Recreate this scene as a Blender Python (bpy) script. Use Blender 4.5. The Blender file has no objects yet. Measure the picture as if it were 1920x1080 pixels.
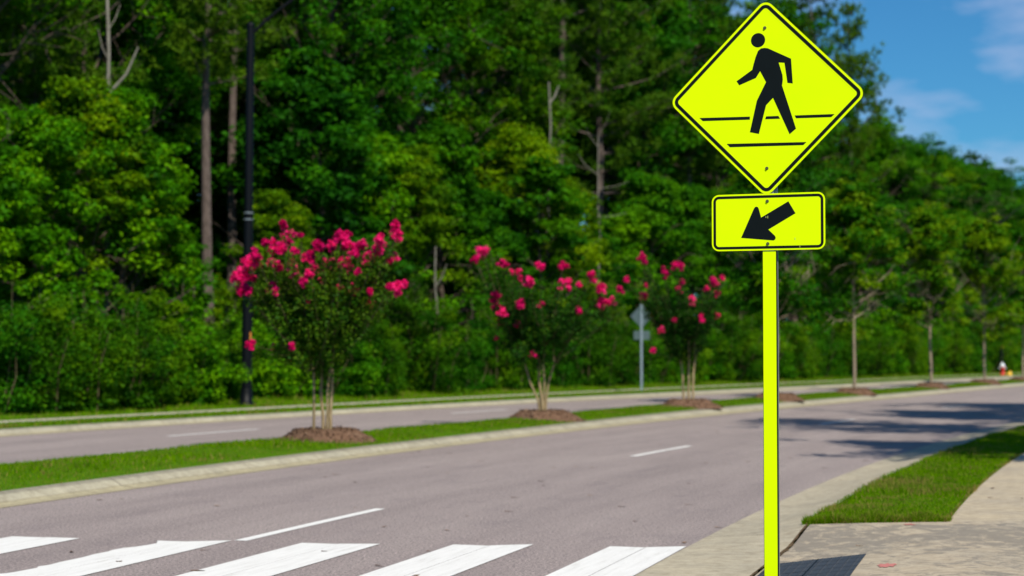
import bpy, math, random
import numpy as np
from mathutils import Vector, Matrix
R = math.radians
scene = bpy.context.scene
COL = scene.collection

# ------------------------------------------------------------------ camera, sky, sun, exposure
F_PX, Y_H, CAM_H = 3253.0, 659.06, 1.556
cam_d = bpy.data.cameras.new("Camera")
cam = bpy.data.objects.new("Camera", cam_d); COL.objects.link(cam)
cam_d.sensor_width = 36.0
cam_d.lens = 36.0 * F_PX / 1920.0
cam_d.clip_start = 0.1; cam_d.clip_end = 3000
cam.location = (0, 0, CAM_H)
cam.rotation_euler = (R(90) + math.atan((Y_H - 540) / F_PX), 0, 0)
cam_d.dof.use_dof = True
cam_d.dof.focus_distance = 9.5
cam_d.dof.aperture_fstop = 2.35
scene.camera = cam

SUN_EL, SUN_AZ = R(51), R(25)          # azimuth measured from straight behind the camera, to its right
world = bpy.data.worlds.new("World"); scene.world = world; world.use_nodes = True
nt = world.node_tree; nt.nodes.clear()
wo = nt.nodes.new('ShaderNodeOutputWorld'); bg = nt.nodes.new('ShaderNodeBackground')
sky = nt.nodes.new('ShaderNodeTexSky'); sky.sky_type = 'NISHITA'; sky.sun_disc = False
sky.sun_elevation = SUN_EL; sky.sun_rotation = R(180) - SUN_AZ
sky.air_density = 1.0; sky.dust_density = 0.3; sky.ozone_density = 2.5
hs = nt.nodes.new('ShaderNodeHueSaturation'); hs.inputs['Saturation'].default_value = 1.1; hs.inputs['Value'].default_value = 0.80
tn_ = nt.nodes.new('ShaderNodeMixRGB'); tn_.blend_type = 'MULTIPLY'; tn_.inputs[0].default_value = 1.0; tn_.inputs[2].default_value = (0.36, 0.90, 1.22, 1)
tc = nt.nodes.new('ShaderNodeTexCoord'); mp = nt.nodes.new('ShaderNodeMapping')
mp.inputs['Scale'].default_value = (1, 1, 3.2); mp.inputs['Location'].default_value = (0.35, 0.2, 0.1)
cn = nt.nodes.new('ShaderNodeTexNoise'); cn.inputs['Scale'].default_value = 11; cn.inputs['Detail'].default_value = 5; cn.inputs['Roughness'].default_value = 0.5
cr = nt.nodes.new('ShaderNodeValToRGB'); cr.color_ramp.elements[0].position = 0.50; cr.color_ramp.elements[1].position = 0.80
cm = nt.nodes.new('ShaderNodeMixRGB'); cm.inputs[2].default_value = (5.2, 5.9, 8.2, 1)
mf = nt.nodes.new('ShaderNodeMath'); mf.operation = 'MULTIPLY'; mf.inputs[1].default_value = 0.75
L = nt.links.new
L(tc.outputs['Generated'], mp.inputs['Vector']); L(mp.outputs[0], cn.inputs['Vector']); L(cn.outputs['Fac'], cr.inputs[0])
L(cr.outputs[0], mf.inputs[0]); L(mf.outputs[0], cm.inputs[0])
L(sky.outputs[0], hs.inputs['Color']); L(hs.outputs[0], tn_.inputs[1]); L(tn_.outputs[0], cm.inputs[1]); L(cm.outputs[0], bg.inputs['Color'])
bg.inputs['Strength'].default_value = 0.088; L(bg.outputs[0], wo.inputs[0])

sun_d = bpy.data.lights.new("Sun", 'SUN'); sun_d.energy = 5.0; sun_d.angle = R(0.5); sun_d.color = (1.0, 0.93, 0.80)
sun = bpy.data.objects.new("Sun", sun_d); COL.objects.link(sun)
sv = Vector((math.sin(SUN_AZ) * math.cos(SUN_EL), -math.cos(SUN_AZ) * math.cos(SUN_EL), math.sin(SUN_EL)))
sun.rotation_euler = sv.to_track_quat('Z', 'Y').to_euler()

scene.view_settings.view_transform = 'Standard'; scene.view_settings.look = 'None'
scene.view_settings.exposure = 0.2; scene.view_settings.gamma = 1.0
scene.render.engine = 'CYCLES'

# ------------------------------------------------------------------ helpers
def tag(o, label=None, cat=None, group=None, kind=None):
    if label: o['label'] = label
    if cat: o['category'] = cat
    if group: o['group'] = group
    if kind: o['kind'] = kind
    return o

def empty(name, loc=(0, 0, 0), rz=0.0):
    o = bpy.data.objects.new(name, None); COL.objects.link(o)
    o.location = loc; o.rotation_euler = (0, 0, rz); o.empty_display_size = 0.2
    return o

def mesh_np(name, V, F, n, smooth=False, uv=None, tint=None):
    """V (k,3) floats, F (m,n) ints -> mesh, all faces with n corners"""
    me = bpy.data.meshes.new(name)
    V = np.asarray(V, np.float32); F = np.asarray(F, np.int32)
    me.vertices.add(len(V)); me.vertices.foreach_set('co', V.ravel())
    me.loops.add(F.size); me.loops.foreach_set('vertex_index', F.ravel())
    me.polygons.add(len(F)); me.polygons.foreach_set('loop_start', np.arange(len(F), dtype=np.int32) * n)
    if smooth: me.polygons.foreach_set('use_smooth', np.ones(len(F), bool))
    if tint is not None:
        a = me.attributes.new('tint', 'FLOAT', 'POINT'); a.data.foreach_set('value', np.asarray(tint, np.float32))
    if uv is not None:
        u = me.uv_layers.new(name='UVMap'); u.data.foreach_set('uv', np.asarray(uv, np.float32)[F.ravel()].ravel())
    me.update(); me.validate()
    return me

def link(name, me, mat, parent=None, loc=None):
    o = bpy.data.objects.new(name, me); COL.objects.link(o)
    if mat is not None and len(me.materials) == 0: me.materials.append(mat)
    if parent is not None: o.parent = parent
    if loc is not None: o.location = loc
    return o

class MB:
    """collects polygons of any size into one mesh"""
    def __init__(s): s.v = []; s.f = []; s.sm = []
    def add(s, vs, fs, smooth=False):
        b = len(s.v); s.v += [tuple(v) for v in vs]; s.f += [tuple(b + i for i in f) for f in fs]; s.sm += [smooth] * len(fs)
    def box(s, x0, x1, y0, y1, z0, z1):
        s.add([(x0,y0,z0),(x1,y0,z0),(x1,y1,z0),(x0,y1,z0),(x0,y0,z1),(x1,y0,z1),(x1,y1,z1),(x0,y1,z1)],
              [(0,3,2,1),(4,5,6,7),(0,1,5,4),(1,2,6,5),(2,3,7,6),(3,0,4,7)])
    def tube(s, pts, rad, seg=10, cap=True):
        pts = [Vector(p) for p in pts]; n = len(pts); vs = []
        ref = Vector((1, 0, 0))
        for i, p in enumerate(pts):
            t = (pts[min(i+1, n-1)] - pts[max(i-1, 0)]).normalized()
            if abs(t.dot(ref)) > 0.95: ref = Vector((0, 1, 0))
            a = (ref - t * ref.dot(t)).normalized(); b = t.cross(a)
            r = rad[i] if hasattr(rad, '__len__') else rad
            for k in range(seg):
                w = 2 * math.pi * k / seg
                vs.append(p + (a * math.cos(w) + b * math.sin(w)) * r)
        fs = [(i*seg+k, i*seg+(k+1) % seg, (i+1)*seg+(k+1) % seg, (i+1)*seg+k) for i in range(n-1) for k in range(seg)]
        s.add(vs, fs, True)
        if cap:
            s.add(vs[:seg], [tuple(range(seg))[::-1]]); s.add(vs[-seg:], [tuple(range(seg))])
    def lathe(s, prof, seg=20, c=(0, 0, 0)):
        vs = []
        for r, z in prof:
            for k in range(seg):
                w = 2 * math.pi * k / seg; vs.append((c[0]+r*math.cos(w), c[1]+r*math.sin(w), c[2]+z))
        n = len(prof)
        s.add(vs, [(i*seg+k, i*seg+(k+1) % seg, (i+1)*seg+(k+1) % seg, (i+1)*seg+k) for i in range(n-1) for k in range(seg)], True)
    def prism(s, poly, y0, y1):
        """polygon in x,z extruded from y0 (front) to y1 (back)"""
        n = len(poly)
        vs = [(x, y0, z) for x, z in poly] + [(x, y1, z) for x, z in poly]
        s.add(vs, [tuple(range(n)), tuple(range(2*n-1, n-1, -1))] + [(i, i+n, (i+1) % n + n, (i+1) % n) for i in range(n)])
    def ring(s, outer, inner, y0, y1):
        n = len(outer)
        vs = [(x, y0, z) for x, z in outer] + [(x, y0, z) for x, z in inner] + [(x, y1, z) for x, z in outer] + [(x, y1, z) for x, z in inner]
        fs = []
        for i in range(n):
            j = (i+1) % n
            fs += [(i, j, n+j, n+i), (2*n+i, 3*n+i, 3*n+j, 2*n+j), (i, 2*n+i, 2*n+j, j), (n+i, n+j, 3*n+j, 3*n+i)]
        s.add(vs, fs)
    def build(s, name, mat, parent=None, loc=None):
        me = bpy.data.meshes.new(name); me.from_pydata(s.v, [], s.f)
        me.polygons.foreach_set('use_smooth', s.sm); me.update()
        return link(name, me, mat, parent, loc)

def copy_tree(o, parent=None):
    c = o.copy(); COL.objects.link(c); c.parent = parent
    for ch in list(o.children): copy_tree(ch, c)
    return c

# ------------------------------------------------------------------ materials
def mat(name):
    m = bpy.data.materials.new(name); m.use_nodes = True
    n = m.node_tree.nodes; p = n['Principled BSDF']
    return m, m.node_tree, p
def node(t, ty, **kw):
    n = t.nodes.new(ty)
    for k, v in kw.items(): setattr(n, k, v)
    return n
def ramp(t, fac, stops):
    r = t.nodes.new('ShaderNodeValToRGB'); e = r.color_ramp.elements
    while len(e) < len(stops): e.new(0.5)
    for i, (p, c) in enumerate(stops):
        e[i].position = p; e[i].color = (*c, 1) if len(c) == 3 else c
    t.links.new(fac, r.inputs[0]); return r.outputs[0]
def noise(t, vec, scale, detail=4, rough=0.55, dist=0.0):
    n = t.nodes.new('ShaderNodeTexNoise'); n.inputs['Scale'].default_value = scale
    n.inputs['Detail'].default_value = detail; n.inputs['Roughness'].default_value = rough; n.inputs['Distortion'].default_value = dist
    if vec is not None: t.links.new(vec, n.inputs['Vector'])
    return n.outputs['Fac']
def mixc(t, a, b, fac, mode='MIX'):
    m = t.nodes.new('ShaderNodeMixRGB'); m.blend_type = mode
    for i, x in ((0, fac), (1, a), (2, b)):
        if isinstance(x, (int, float)): m.inputs[i].default_value = x
        elif isinstance(x, tuple): m.inputs[i].default_value = (*x, 1)
        else: t.links.new(x, m.inputs[i])
    return m.outputs[0]
def mth(t, op, a, b=0.0):
    m = t.nodes.new('ShaderNodeMath'); m.operation = op
    for i, x in ((0, a), (1, b)):
        if isinstance(x, (int, float)): m.inputs[i].default_value = x
        else: t.links.new(x, m.inputs[i])
    return m.outputs[0]
def bump(t, p, h, strength=0.3, dist=0.01):
    b = t.nodes.new('ShaderNodeBump'); b.inputs['Strength'].default_value = strength; b.inputs['Distance'].default_value = dist
    t.links.new(h, b.inputs['Height']); t.links.new(b.outputs[0], p.inputs['Normal'])
def objvec(t, scale=(1, 1, 1)):
    c = t.nodes.new('ShaderNodeTexCoord'); m = t.nodes.new('ShaderNodeMapping'); m.inputs['Scale'].default_value = scale
    t.links.new(c.outputs['Object'], m.inputs['Vector']); return m.outputs[0]
def uvvec(t, scale=(1, 1, 1)):
    c = t.nodes.new('ShaderNodeTexCoord'); m = t.nodes.new('ShaderNodeMapping'); m.inputs['Scale'].default_value = scale
    t.links.new(c.outputs['UV'], m.inputs['Vector']); return m.outputs[0]
def simple(name, col, rough=0.5, metal=0.0, spec=0.5, nscale=0, namt=0.15):
    m, t, p = mat(name)
    p.inputs['Roughness'].default_value = rough; p.inputs['Metallic'].default_value = metal; p.inputs['Specular IOR Level'].default_value = spec
    if nscale:
        f = noise(t, objvec(t), nscale, 5, 0.6)
        c = mixc(t, tuple(x*(1-namt) for x in col), tuple(min(1, x*(1+namt)) for x in col), f)
        t.links.new(c, p.inputs['Base Color'])
    else:
        p.inputs['Base Color'].default_value = (*col, 1)
    return m

def m_asphalt():
    m, t, p = mat('asphalt'); o = objvec(t)
    big = noise(t, uvvec(t, (0.12, 1.2, 1)), 1.0, 4, 0.6)
    c = ramp(t, big, [(0.3, (0.205, 0.174, 0.166)), (0.5, (0.245, 0.208, 0.197)), (0.7, (0.275, 0.236, 0.221))])
    sp = noise(t, o, 44, 3, 0.8)
    c = mixc(t, c, ramp(t, sp, [(0.32, (0.12, 0.11, 0.12)), (0.49, (0.95, 0.95, 0.95)), (0.66, (2.1, 2.0, 2.0))]), 0.7, 'MULTIPLY')
    sp2 = noise(t, o, 19, 3, 0.7)
    c = mixc(t, c, ramp(t, sp2, [(0.3, (0.8, 0.8, 0.8)), (0.5, (1, 1, 1)), (0.7, (1.15, 1.13, 1.13))]), 0.8, 'MULTIPLY')
    st = noise(t, uvvec(t, (0.5, 1.0, 1)), 2.3, 4, 0.6)
    c = mixc(t, c, ramp(t, st, [(0.28, (0.86, 0.86, 0.88)), (0.46, (1, 1, 1))]), 1.0, 'MULTIPLY')
    t.links.new(c, p.inputs['Base Color']); p.inputs['Roughness'].default_value = 0.85; p.inputs['Specular IOR Level'].default_value = 0.25
    bump(t, p, sp, 0.5, 0.006)
    return m
def m_concrete(name, a, b, dirty=0.5, joints=3.0, brushed=False, patches=False, bands=False):
    m, t, p = mat(name); o = objvec(t)
    n1 = noise(t, o, 1.3, 5, 0.62); c = mixc(t, a, b, ramp(t, n1, [(0.35, (0, 0, 0)), (0.65, (1, 1, 1))]))
    n2 = noise(t, o, 9, 4, 0.65)
    c = mixc(t, c, ramp(t, n2, [(0.3, (0.74, 0.72, 0.70)), (0.55, (1, 1, 1)), (0.75, (1.1, 1.1, 1.1))]), dirty, 'MULTIPLY')
    n3 = noise(t, o, 90, 2, 0.7)
    c = mixc(t, c, ramp(t, n3, [(0.3, (0.72, 0.71, 0.7)), (0.5, (1, 1, 1)), (0.7, (1.16, 1.16, 1.16))]), 0.6, 'MULTIPLY')
    if brushed:
        n4 = noise(t, objvec(t, (3, 38, 1)), 1.0, 4, 0.7)
        c = mixc(t, c, ramp(t, n4, [(0.3, (0.84, 0.83, 0.82)), (0.5, (1, 1, 1)), (0.7, (1.1, 1.1, 1.1))]), 0.9, 'MULTIPLY')
    if patches:
        n5 = noise(t, objvec(t, (1.6, 1.2, 1)), 3.4, 9, 0.75, 0.8); n6 = noise(t, o, 1.1, 2, 0.5)
        sq = node(t, 'ShaderNodeSeparateXYZ'); t.links.new(uvvec(t), sq.inputs[0])
        nearer = mth(t, 'SUBTRACT', 1.0, mth(t, 'MINIMUM', 1.0, mth(t, 'ABSOLUTE', mth(t, 'MULTIPLY', mth(t, 'SUBTRACT', sq.outputs[0], 1.1), 0.8))))
        c = mixc(t, c, (0.185, 0.165, 0.138), ramp(t, mth(t, 'ADD', n5, mth(t, 'ADD', mth(t, 'MULTIPLY', nearer, 0.14), mth(t, 'MULTIPLY', n6, 0.12))), [(0.58, (0, 0, 0)), (0.66, (0.78, 0.78, 0.78))]))
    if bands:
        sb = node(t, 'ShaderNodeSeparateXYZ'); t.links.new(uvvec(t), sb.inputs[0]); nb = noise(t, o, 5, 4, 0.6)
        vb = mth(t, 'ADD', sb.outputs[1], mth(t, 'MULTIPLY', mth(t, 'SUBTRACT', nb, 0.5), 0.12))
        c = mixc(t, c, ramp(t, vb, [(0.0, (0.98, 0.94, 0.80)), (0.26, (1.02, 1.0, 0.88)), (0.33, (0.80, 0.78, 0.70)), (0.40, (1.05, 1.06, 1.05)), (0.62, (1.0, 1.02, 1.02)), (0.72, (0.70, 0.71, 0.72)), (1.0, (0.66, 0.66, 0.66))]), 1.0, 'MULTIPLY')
    if joints:
        sx = node(t, 'ShaderNodeSeparateXYZ'); t.links.new(uvvec(t), sx.inputs[0])
        fr = mth(t, 'FRACT', mth(t, 'DIVIDE', mth(t, 'ADD', sx.outputs[0], 300.45), joints))
        j = mth(t, 'LESS_THAN', fr, 0.016 / joints * 1.2)
        c = mixc(t, c, (0.10, 0.085, 0.065), mth(t, 'MULTIPLY', j, 0.8))
    t.links.new(c, p.inputs['Base Color']); p.inputs['Roughness'].default_value = 0.88; p.inputs['Specular IOR Level'].default_value = 0.2
    bump(t, p, mth(t, 'ADD', n2, mth(t, 'MULTIPLY', n3, 0.5)), 0.45, 0.008)
    return m
def m_paint():
    m, t, p = mat('road_paint'); o = objvec(t)
    n = noise(t, uvvec(t, (0.6, 6, 1)), 3.0, 5, 0.6)
    c = ramp(t, n, [(0.25, (0.56, 0.54, 0.50)), (0.42, (0.70, 0.69, 0.66)), (0.6, (0.75, 0.74, 0.71))])
    s = noise(t, o, 70, 2, 0.6)
    c = mixc(t, c, ramp(t, s, [(0.3, (0.86, 0.85, 0.83)), (0.5, (1, 1, 1))]), 0.7, 'MULTIPLY')
    t.links.new(c, p.inputs['Base Color']); p.inputs['Roughness'].default_value = 0.6
    bump(t, p, s, 0.25, 0.004)
    return m
def m_worn_paint():
    m = m_paint(); m.name = 'worn_road_paint'; t = m.node_tree; p = t.nodes['Principled BSDF']
    base = p.inputs['Base Color'].links[0].from_socket
    w = noise(t, uvvec(t, (1, 3, 1)), 2.2, 6, 0.7, 0.8)
    c = mixc(t, base, (0.2, 0.17, 0.17), ramp(t, w, [(0.66, (0, 0, 0)), (0.70, (0.9, 0.9, 0.9))]))
    t.links.new(c, p.inputs['Base Color']); return m
def m_ground(name, stops, scale=2.0, rough=0.95, fine=40):
    m, t, p = mat(name); o = objvec(t)
    n = noise(t, o, scale, 6, 0.65); c = ramp(t, n, stops)
    f = noise(t, o, fine, 3, 0.7)
    c = mixc(t, c, ramp(t, f, [(0.3, (0.6, 0.6, 0.6)), (0.5, (1, 1, 1)), (0.7, (1.3, 1.3, 1.3))]), 0.8, 'MULTIPLY')
    t.links.new(c, p.inputs['Base Color']); p.inputs['Roughness'].default_value = rough; p.inputs['Specular IOR Level'].default_value = 0.1
    bump(t, p, f, 0.6, 0.03); return m
def m_leaf(name, dark, mid, light, trans=0.35, rough=0.65, spec=0.08, tc=None, var=0.5):
    m, t, p = mat(name)
    at = node(t, 'ShaderNodeAttribute', attribute_name='tint'); oi = node(t, 'ShaderNodeObjectInfo')
    f = mth(t, 'ADD', at.outputs['Fac'], mth(t, 'MULTIPLY', mth(t, 'SUBTRACT', oi.outputs['Random'], 0.5), var))
    c = ramp(t, f, [(0.05, dark), (0.5, mid), (0.95, light)])
    t.links.new(c, p.inputs['Base Color']); p.inputs['Roughness'].default_value = rough; p.inputs['Specular IOR Level'].default_value = spec
    tr = node(t, 'ShaderNodeBsdfTranslucent')
    cc = mixc(t, c, tc or (1.5, 1.35, 0.5), 1.0, 'MULTIPLY'); t.links.new(cc, tr.inputs['Color'])
    mx = node(t, 'ShaderNodeMixShader'); mx.inputs[0].default_value = trans
    out = t.nodes['Material Output']
    t.links.new(p.outputs[0], mx.inputs[1]); t.links.new(tr.outputs[0], mx.inputs[2]); t.links.new(mx.outputs[0], out.inputs[0])
    return m
def m_bark(name, a, b, scale=(6, 6, 1.2)):
    m, t, p = mat(name); n = noise(t, objvec(t, scale), 3.0, 6, 0.7)
    c = mixc(t, a, b, ramp(t, n, [(0.35, (0, 0, 0)), (0.62, (1, 1, 1))])); t.links.new(c, p.inputs['Base Color'])
    p.inputs['Roughness'].default_value = 0.9; p.inputs['Specular IOR Level'].default_value = 0.15; bump(t, p, n, 0.8, 0.03); return m

M = {}
M['asphalt'] = m_asphalt()
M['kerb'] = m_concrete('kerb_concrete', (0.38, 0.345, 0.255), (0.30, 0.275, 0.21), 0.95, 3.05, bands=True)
M['flat_kerb'] = m_concrete('flat_kerb_concrete', (0.42, 0.37, 0.27), (0.34, 0.305, 0.23), 0.95, 3.05)
M['pave'] = m_concrete('pavement_concrete', (0.44, 0.37, 0.26), (0.36, 0.31, 0.235), 0.9, 0, True, False)
M['ramp'] = m_concrete('ramp_concrete', (0.43, 0.36, 0.26), (0.35, 0.305, 0.235), 0.95, 0, True, True)
M['far_pave'] = m_concrete('far_pavement_concrete', (0.42, 0.385, 0.29), (0.36, 0.33, 0.26), 0.5, 1.5)
M['paint'] = m_paint(); M['worn'] = m_worn_paint()
M['dirt'] = m_ground('joint_dirt', [(0.3, (0.055, 0.035, 0.018)), (0.7, (0.13, 0.09, 0.05))], 14)
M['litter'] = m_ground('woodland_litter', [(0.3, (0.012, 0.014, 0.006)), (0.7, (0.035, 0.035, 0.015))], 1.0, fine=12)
M['sod'] = m_ground('sod', [(0.3, (0.045, 0.12, 0.0)), (0.55, (0.065, 0.15, 0.0)), (0.8, (0.11, 0.13, 0.01))], 2.2)
M['lawn'] = m_ground('lawn', [(0.3, (0.05, 0.13, 0.008)), (0.6, (0.08, 0.18, 0.012)), (0.8, (0.12, 0.17, 0.02))], 1.1)
M['mulch'] = m_ground('mulch', [(0.3, (0.10, 0.055, 0.033)), (0.6, (0.17, 0.10, 0.065)), (0.8, (0.24, 0.16, 0.11))], 12, fine=45)
M['chip'] = m_leaf('mulch_chip', (0.07, 0.038, 0.024), (0.16, 0.095, 0.06), (0.28, 0.19, 0.13), 0.0, 0.9, 0.1, None, 0.0)
M['blade'] = m_leaf('grass_blade', (0.27, 0.205, 0.06), (0.080, 0.195, 0.0), (0.155, 0.29, 0.0), 0.3, 0.8, 0.02, (1.2, 1.15, 0.3), 0.0)
M['leaf_a'] = m_leaf('leaf_bright', (0.014, 0.080, 0.0), (0.044, 0.190, 0.0), (0.130, 0.31, 0.0))
M['leaf_y'] = m_leaf('leaf_yellow_green', (0.025, 0.085, 0.0), (0.078, 0.195, 0.0), (0.19, 0.32, 0.0))
M['leaf_b'] = m_leaf('leaf_mid', (0.006, 0.055, 0.001), (0.021, 0.130, 0.001), (0.066, 0.215, 0.001))
M['leaf_c'] = m_leaf('leaf_olive', (0.012, 0.070, 0.0), (0.040, 0.140, 0.0), (0.105, 0.215, 0.0))
M['needle'] = m_leaf('pine_needle', (0.016, 0.060, 0.002), (0.042, 0.115, 0.002), (0.085, 0.17, 0.003), 0.15)
M['leaf_maple'] = m_leaf('leaf_maple', (0.008, 0.070, 0.0), (0.030, 0.150, 0.0), (0.14, 0.25, 0.001))
M['leaf_myrtle'] = m_leaf('leaf_myrtle', (0.005, 0.034, 0.001), (0.015, 0.075, 0.001), (0.07, 0.135, 0.003), 0.2, 0.6, 0.1)
M['petal'] = m_leaf('petal', (0.42, 0.003, 0.09), (0.80, 0.006, 0.165), (0.95, 0.04, 0.27), 0.35, 0.7, 0.08, (1.1, 1.0, 1.0), 0.6)
M['bark_dark'] = m_bark('bark_dark', (0.05, 0.038, 0.03), (0.13, 0.095, 0.075))
M['bark_pine'] = m_bark('bark_pine', (0.06, 0.045, 0.038), (0.15, 0.115, 0.10))
M['twig'] = m_bark('twig', (0.06, 0.05, 0.025), (0.12, 0.10, 0.05))
M['bark_grey'] = m_bark('bark_grey', (0.13, 0.12, 0.095), (0.27, 0.25, 0.21))
M['bark_tan'] = m_bark('bark_tan', (0.22, 0.155, 0.075), (0.40, 0.31, 0.18), (14, 14, 2))
M['bark_maple'] = m_bark('bark_maple', (0.22, 0.17, 0.12), (0.34, 0.27, 0.20), (14, 14, 2))
M['black_metal'] = simple('black_painted_metal', (0.002, 0.003, 0.005), 0.5, 0.0, 0.15, 8, 0.3)
M['galv'] = simple('galvanised_steel', (0.36, 0.40, 0.42), 0.45, 0.6, 0.5, 30, 0.2)
M['alu_back'] = simple('weathered_aluminium', (0.13, 0.19, 0.20), 0.5, 0.3, 0.5, 6, 0.2)
M['far_post'] = simple('pale_galvanised_post', (0.34, 0.42, 0.50), 0.5, 0.3, 0.5, 10, 0.1)
def m_lime():
    m, t, p = mat('lime_sheeting'); o = objvec(t)
    w = node(t, 'ShaderNodeTexWave'); w.wave_type = 'BANDS'; w.bands_direction = 'DIAGONAL'; w.inputs['Scale'].default_value = 60; w.inputs['Distortion'].default_value = 0.5
    t.links.new(o, w.inputs['Vector'])
    n = noise(t, o, 2.5, 3, 0.5)
    c = ramp(t, n, [(0.3, (0.74, 0.985, 0.0)), (0.7, (0.80, 1.0, 0.0))])
    c = mixc(t, c, (0.70, 0.93, 0.0), mth(t, 'MULTIPLY', w.outputs['Fac'], 0.5))
    g = noise(t, o, 22, 6, 0.75)
    c = mixc(t, c, (0.45, 0.48, 0.03), ramp(t, g, [(0.72, (0, 0, 0)), (0.80, (0.35, 0.35, 0.35))]))
    t.links.new(c, p.inputs['Base Color']); p.inputs['Roughness'].default_value = 0.5; p.inputs['Specular IOR Level'].default_value = 0.06
    return m
M['lime'] = m_lime()
M['sign_black'] = simple('sign_black', (0.003, 0.006, 0.007), 0.6, 0, 0.12, 20, 0.25)
M['bolt'] = simple('dirty_bolt', (0.12, 0.13, 0.05), 0.5, 0.5)
M['scratch'] = simple('scratch', (0.45, 0.5, 0.1), 0.6)
M['red'] = simple('hydrant_red', (0.62, 0.025, 0.01), 0.45)
M['silver'] = simple('hydrant_silver', (0.62, 0.66, 0.70), 0.4)
M['yellow'] = simple('marker_yellow', (0.75, 0.42, 0.02), 0.5)
M['orange'] = simple('sticker_orange', (0.6, 0.22, 0.02), 0.6)
M['plate'] = simple('tactile_plate', (0.036, 0.043, 0.052), 0.6, 0, 0.4, 12, 0.35)
M['spray'] = simple('red_spray', (0.46, 0.17, 0.15), 0.85, 0, 0.2, 30, 0.35)
M['glass'] = simple('lamp_lens', (0.5, 0.5, 0.48), 0.2)

# ------------------------------------------------------------------ the road line: (s, o) = metres along the lane line, metres to its right
T0, K0, K1 = 0.299155, 0.006333, -8.3e-05
DS = 0.25; S_ = np.arange(-80, 330, DS)
th = np.where(S_ < 0, T0 + K0 * S_, T0 + K0 * np.minimum(S_, 76) + K1 * np.minimum(S_, 76) ** 2 / 2)
i0 = int(np.argmin(abs(S_)))
CXs = np.cumsum(np.sin(th) * DS); CYs = np.cumsum(np.cos(th) * DS)
CXs = CXs - CXs[i0] - 2.231455; CYs = CYs - CYs[i0] + 14.321202
def world_so(s, o):
    s = np.asarray(s, float); t = np.interp(s, S_, th)
    return np.interp(s, S_, CXs) + o * np.cos(t), np.interp(s, S_, CYs) - o * np.sin(t)
def at(s, o, z=0.0):
    x, y = world_so(s, o); return (float(x), float(y), z)
def heading(s): return float(np.interp(s, S_, th))
def tab(*kv):
    a = np.array(kv, float); return lambda s: np.interp(s, a[:, 0], a[:, 1])
oM0 = tab((-80, -3.6), (20, -3.6), (36, -3.68), (47, -3.85), (56, -4.4), (70, -5.3), (330, -5.4))
oM1 = tab((-80, -4.05), (0, -4.05), (14, -4.08), (20, -4.18), (30, -4.48), (47, -4.5), (56, -4.95), (70, -5.8), (330, -5.95))
oM2 = tab((-80, -6.3), (8, -6.3), (13, -6.0), (20, -5.85), (30, -6.1), (45, -6.2), (56, -6.35), (70, -7.2), (330, -7.4))
oM3 = lambda s: oM2(s) - 0.5
oF0 = tab((-80, -12.5), (14, -12.5), (30, -12.2), (40, -11.65), (48, -11.1), (58, -10.8), (75, -11.4), (330, -11.6))
oF1 = tab((-80, -13.0), (14, -13.0), (24, -12.62), (36, -12.42), (44, -12.2), (60, -11.8), (77, -12.3), (330, -12.4))
oSN = tab((-80, -13.95), (14, -13.9), (22, -13.45), (40, -13.45), (330, -13.45))
oSF = lambda s: oSN(s) - 1.15
c_ = lambda v: (lambda s: np.full_like(np.asarray(s, float), v))
R0, R1, P0, P1 = 3.6, 4.38, 5.52, 7.4
def zdrop(s):
    s = np.asarray(s, float)
    f = lambda x: x * x * (3 - 2 * x)
    return np.maximum(f(np.clip((s - 0.5) / 1.6, 0, 1)), f(np.clip((-3.0 - s) / 1.5, 0, 1)))

def strip(name, prof, s0, s1, m, parent=None, ds=0.5, smooth=True, kind='structure', band=0):
    """prof: list of (offset function or number, z function or number)"""
    s = np.arange(s0, s1 + 1e-6, ds); V = []; UV = []
    for o, z in prof:
        oo = o(s) if callable(o) else np.full(len(s), float(o))
        zz = z(s) if callable(z) else np.full(len(s), float(z))
        x, y = world_so(s, oo); V.append(np.stack([x, y, zz], 1)); UV.append(np.stack([s, oo if not band else np.full(len(s), (len(UV) / (len(prof) - 1)) if band > 0 else 1 - len(UV) / (len(prof) - 1))], 1))
    n = len(s); k = len(prof); V = np.concatenate(V); UV = np.concatenate(UV)
    i = np.arange(n - 1)
    F = np.concatenate([np.stack([a*n+i, a*n+i+1, (a+1)*n+i+1, (a+1)*n+i], 1) for a in range(k - 1)])
    me = mesh_np(name, V, F, 4, smooth, uv=UV)
    o = link(name, me, m, parent)
    if parent is None: tag(o, kind=kind)
    return o

# ground sheet to the horizon
g = np.linspace(-1, 1, 81); gx = np.sign(g) * np.abs(g) ** 2.2 * 900
X, Y = np.meshgrid(gx, gx + 40, indexing='ij'); Z = np.full(X.shape, -0.06)
i, j = np.meshgrid(np.arange(80), np.arange(80), indexing='ij'); q = (i * 81 + j).ravel()
tag(link('ground', mesh_np('ground', np.stack([X.ravel(), Y.ravel(), Z.ravel()], 1), np.stack([q, q+81, q+82, q+1], 1), 4), M['lawn']), kind='structure')

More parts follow.
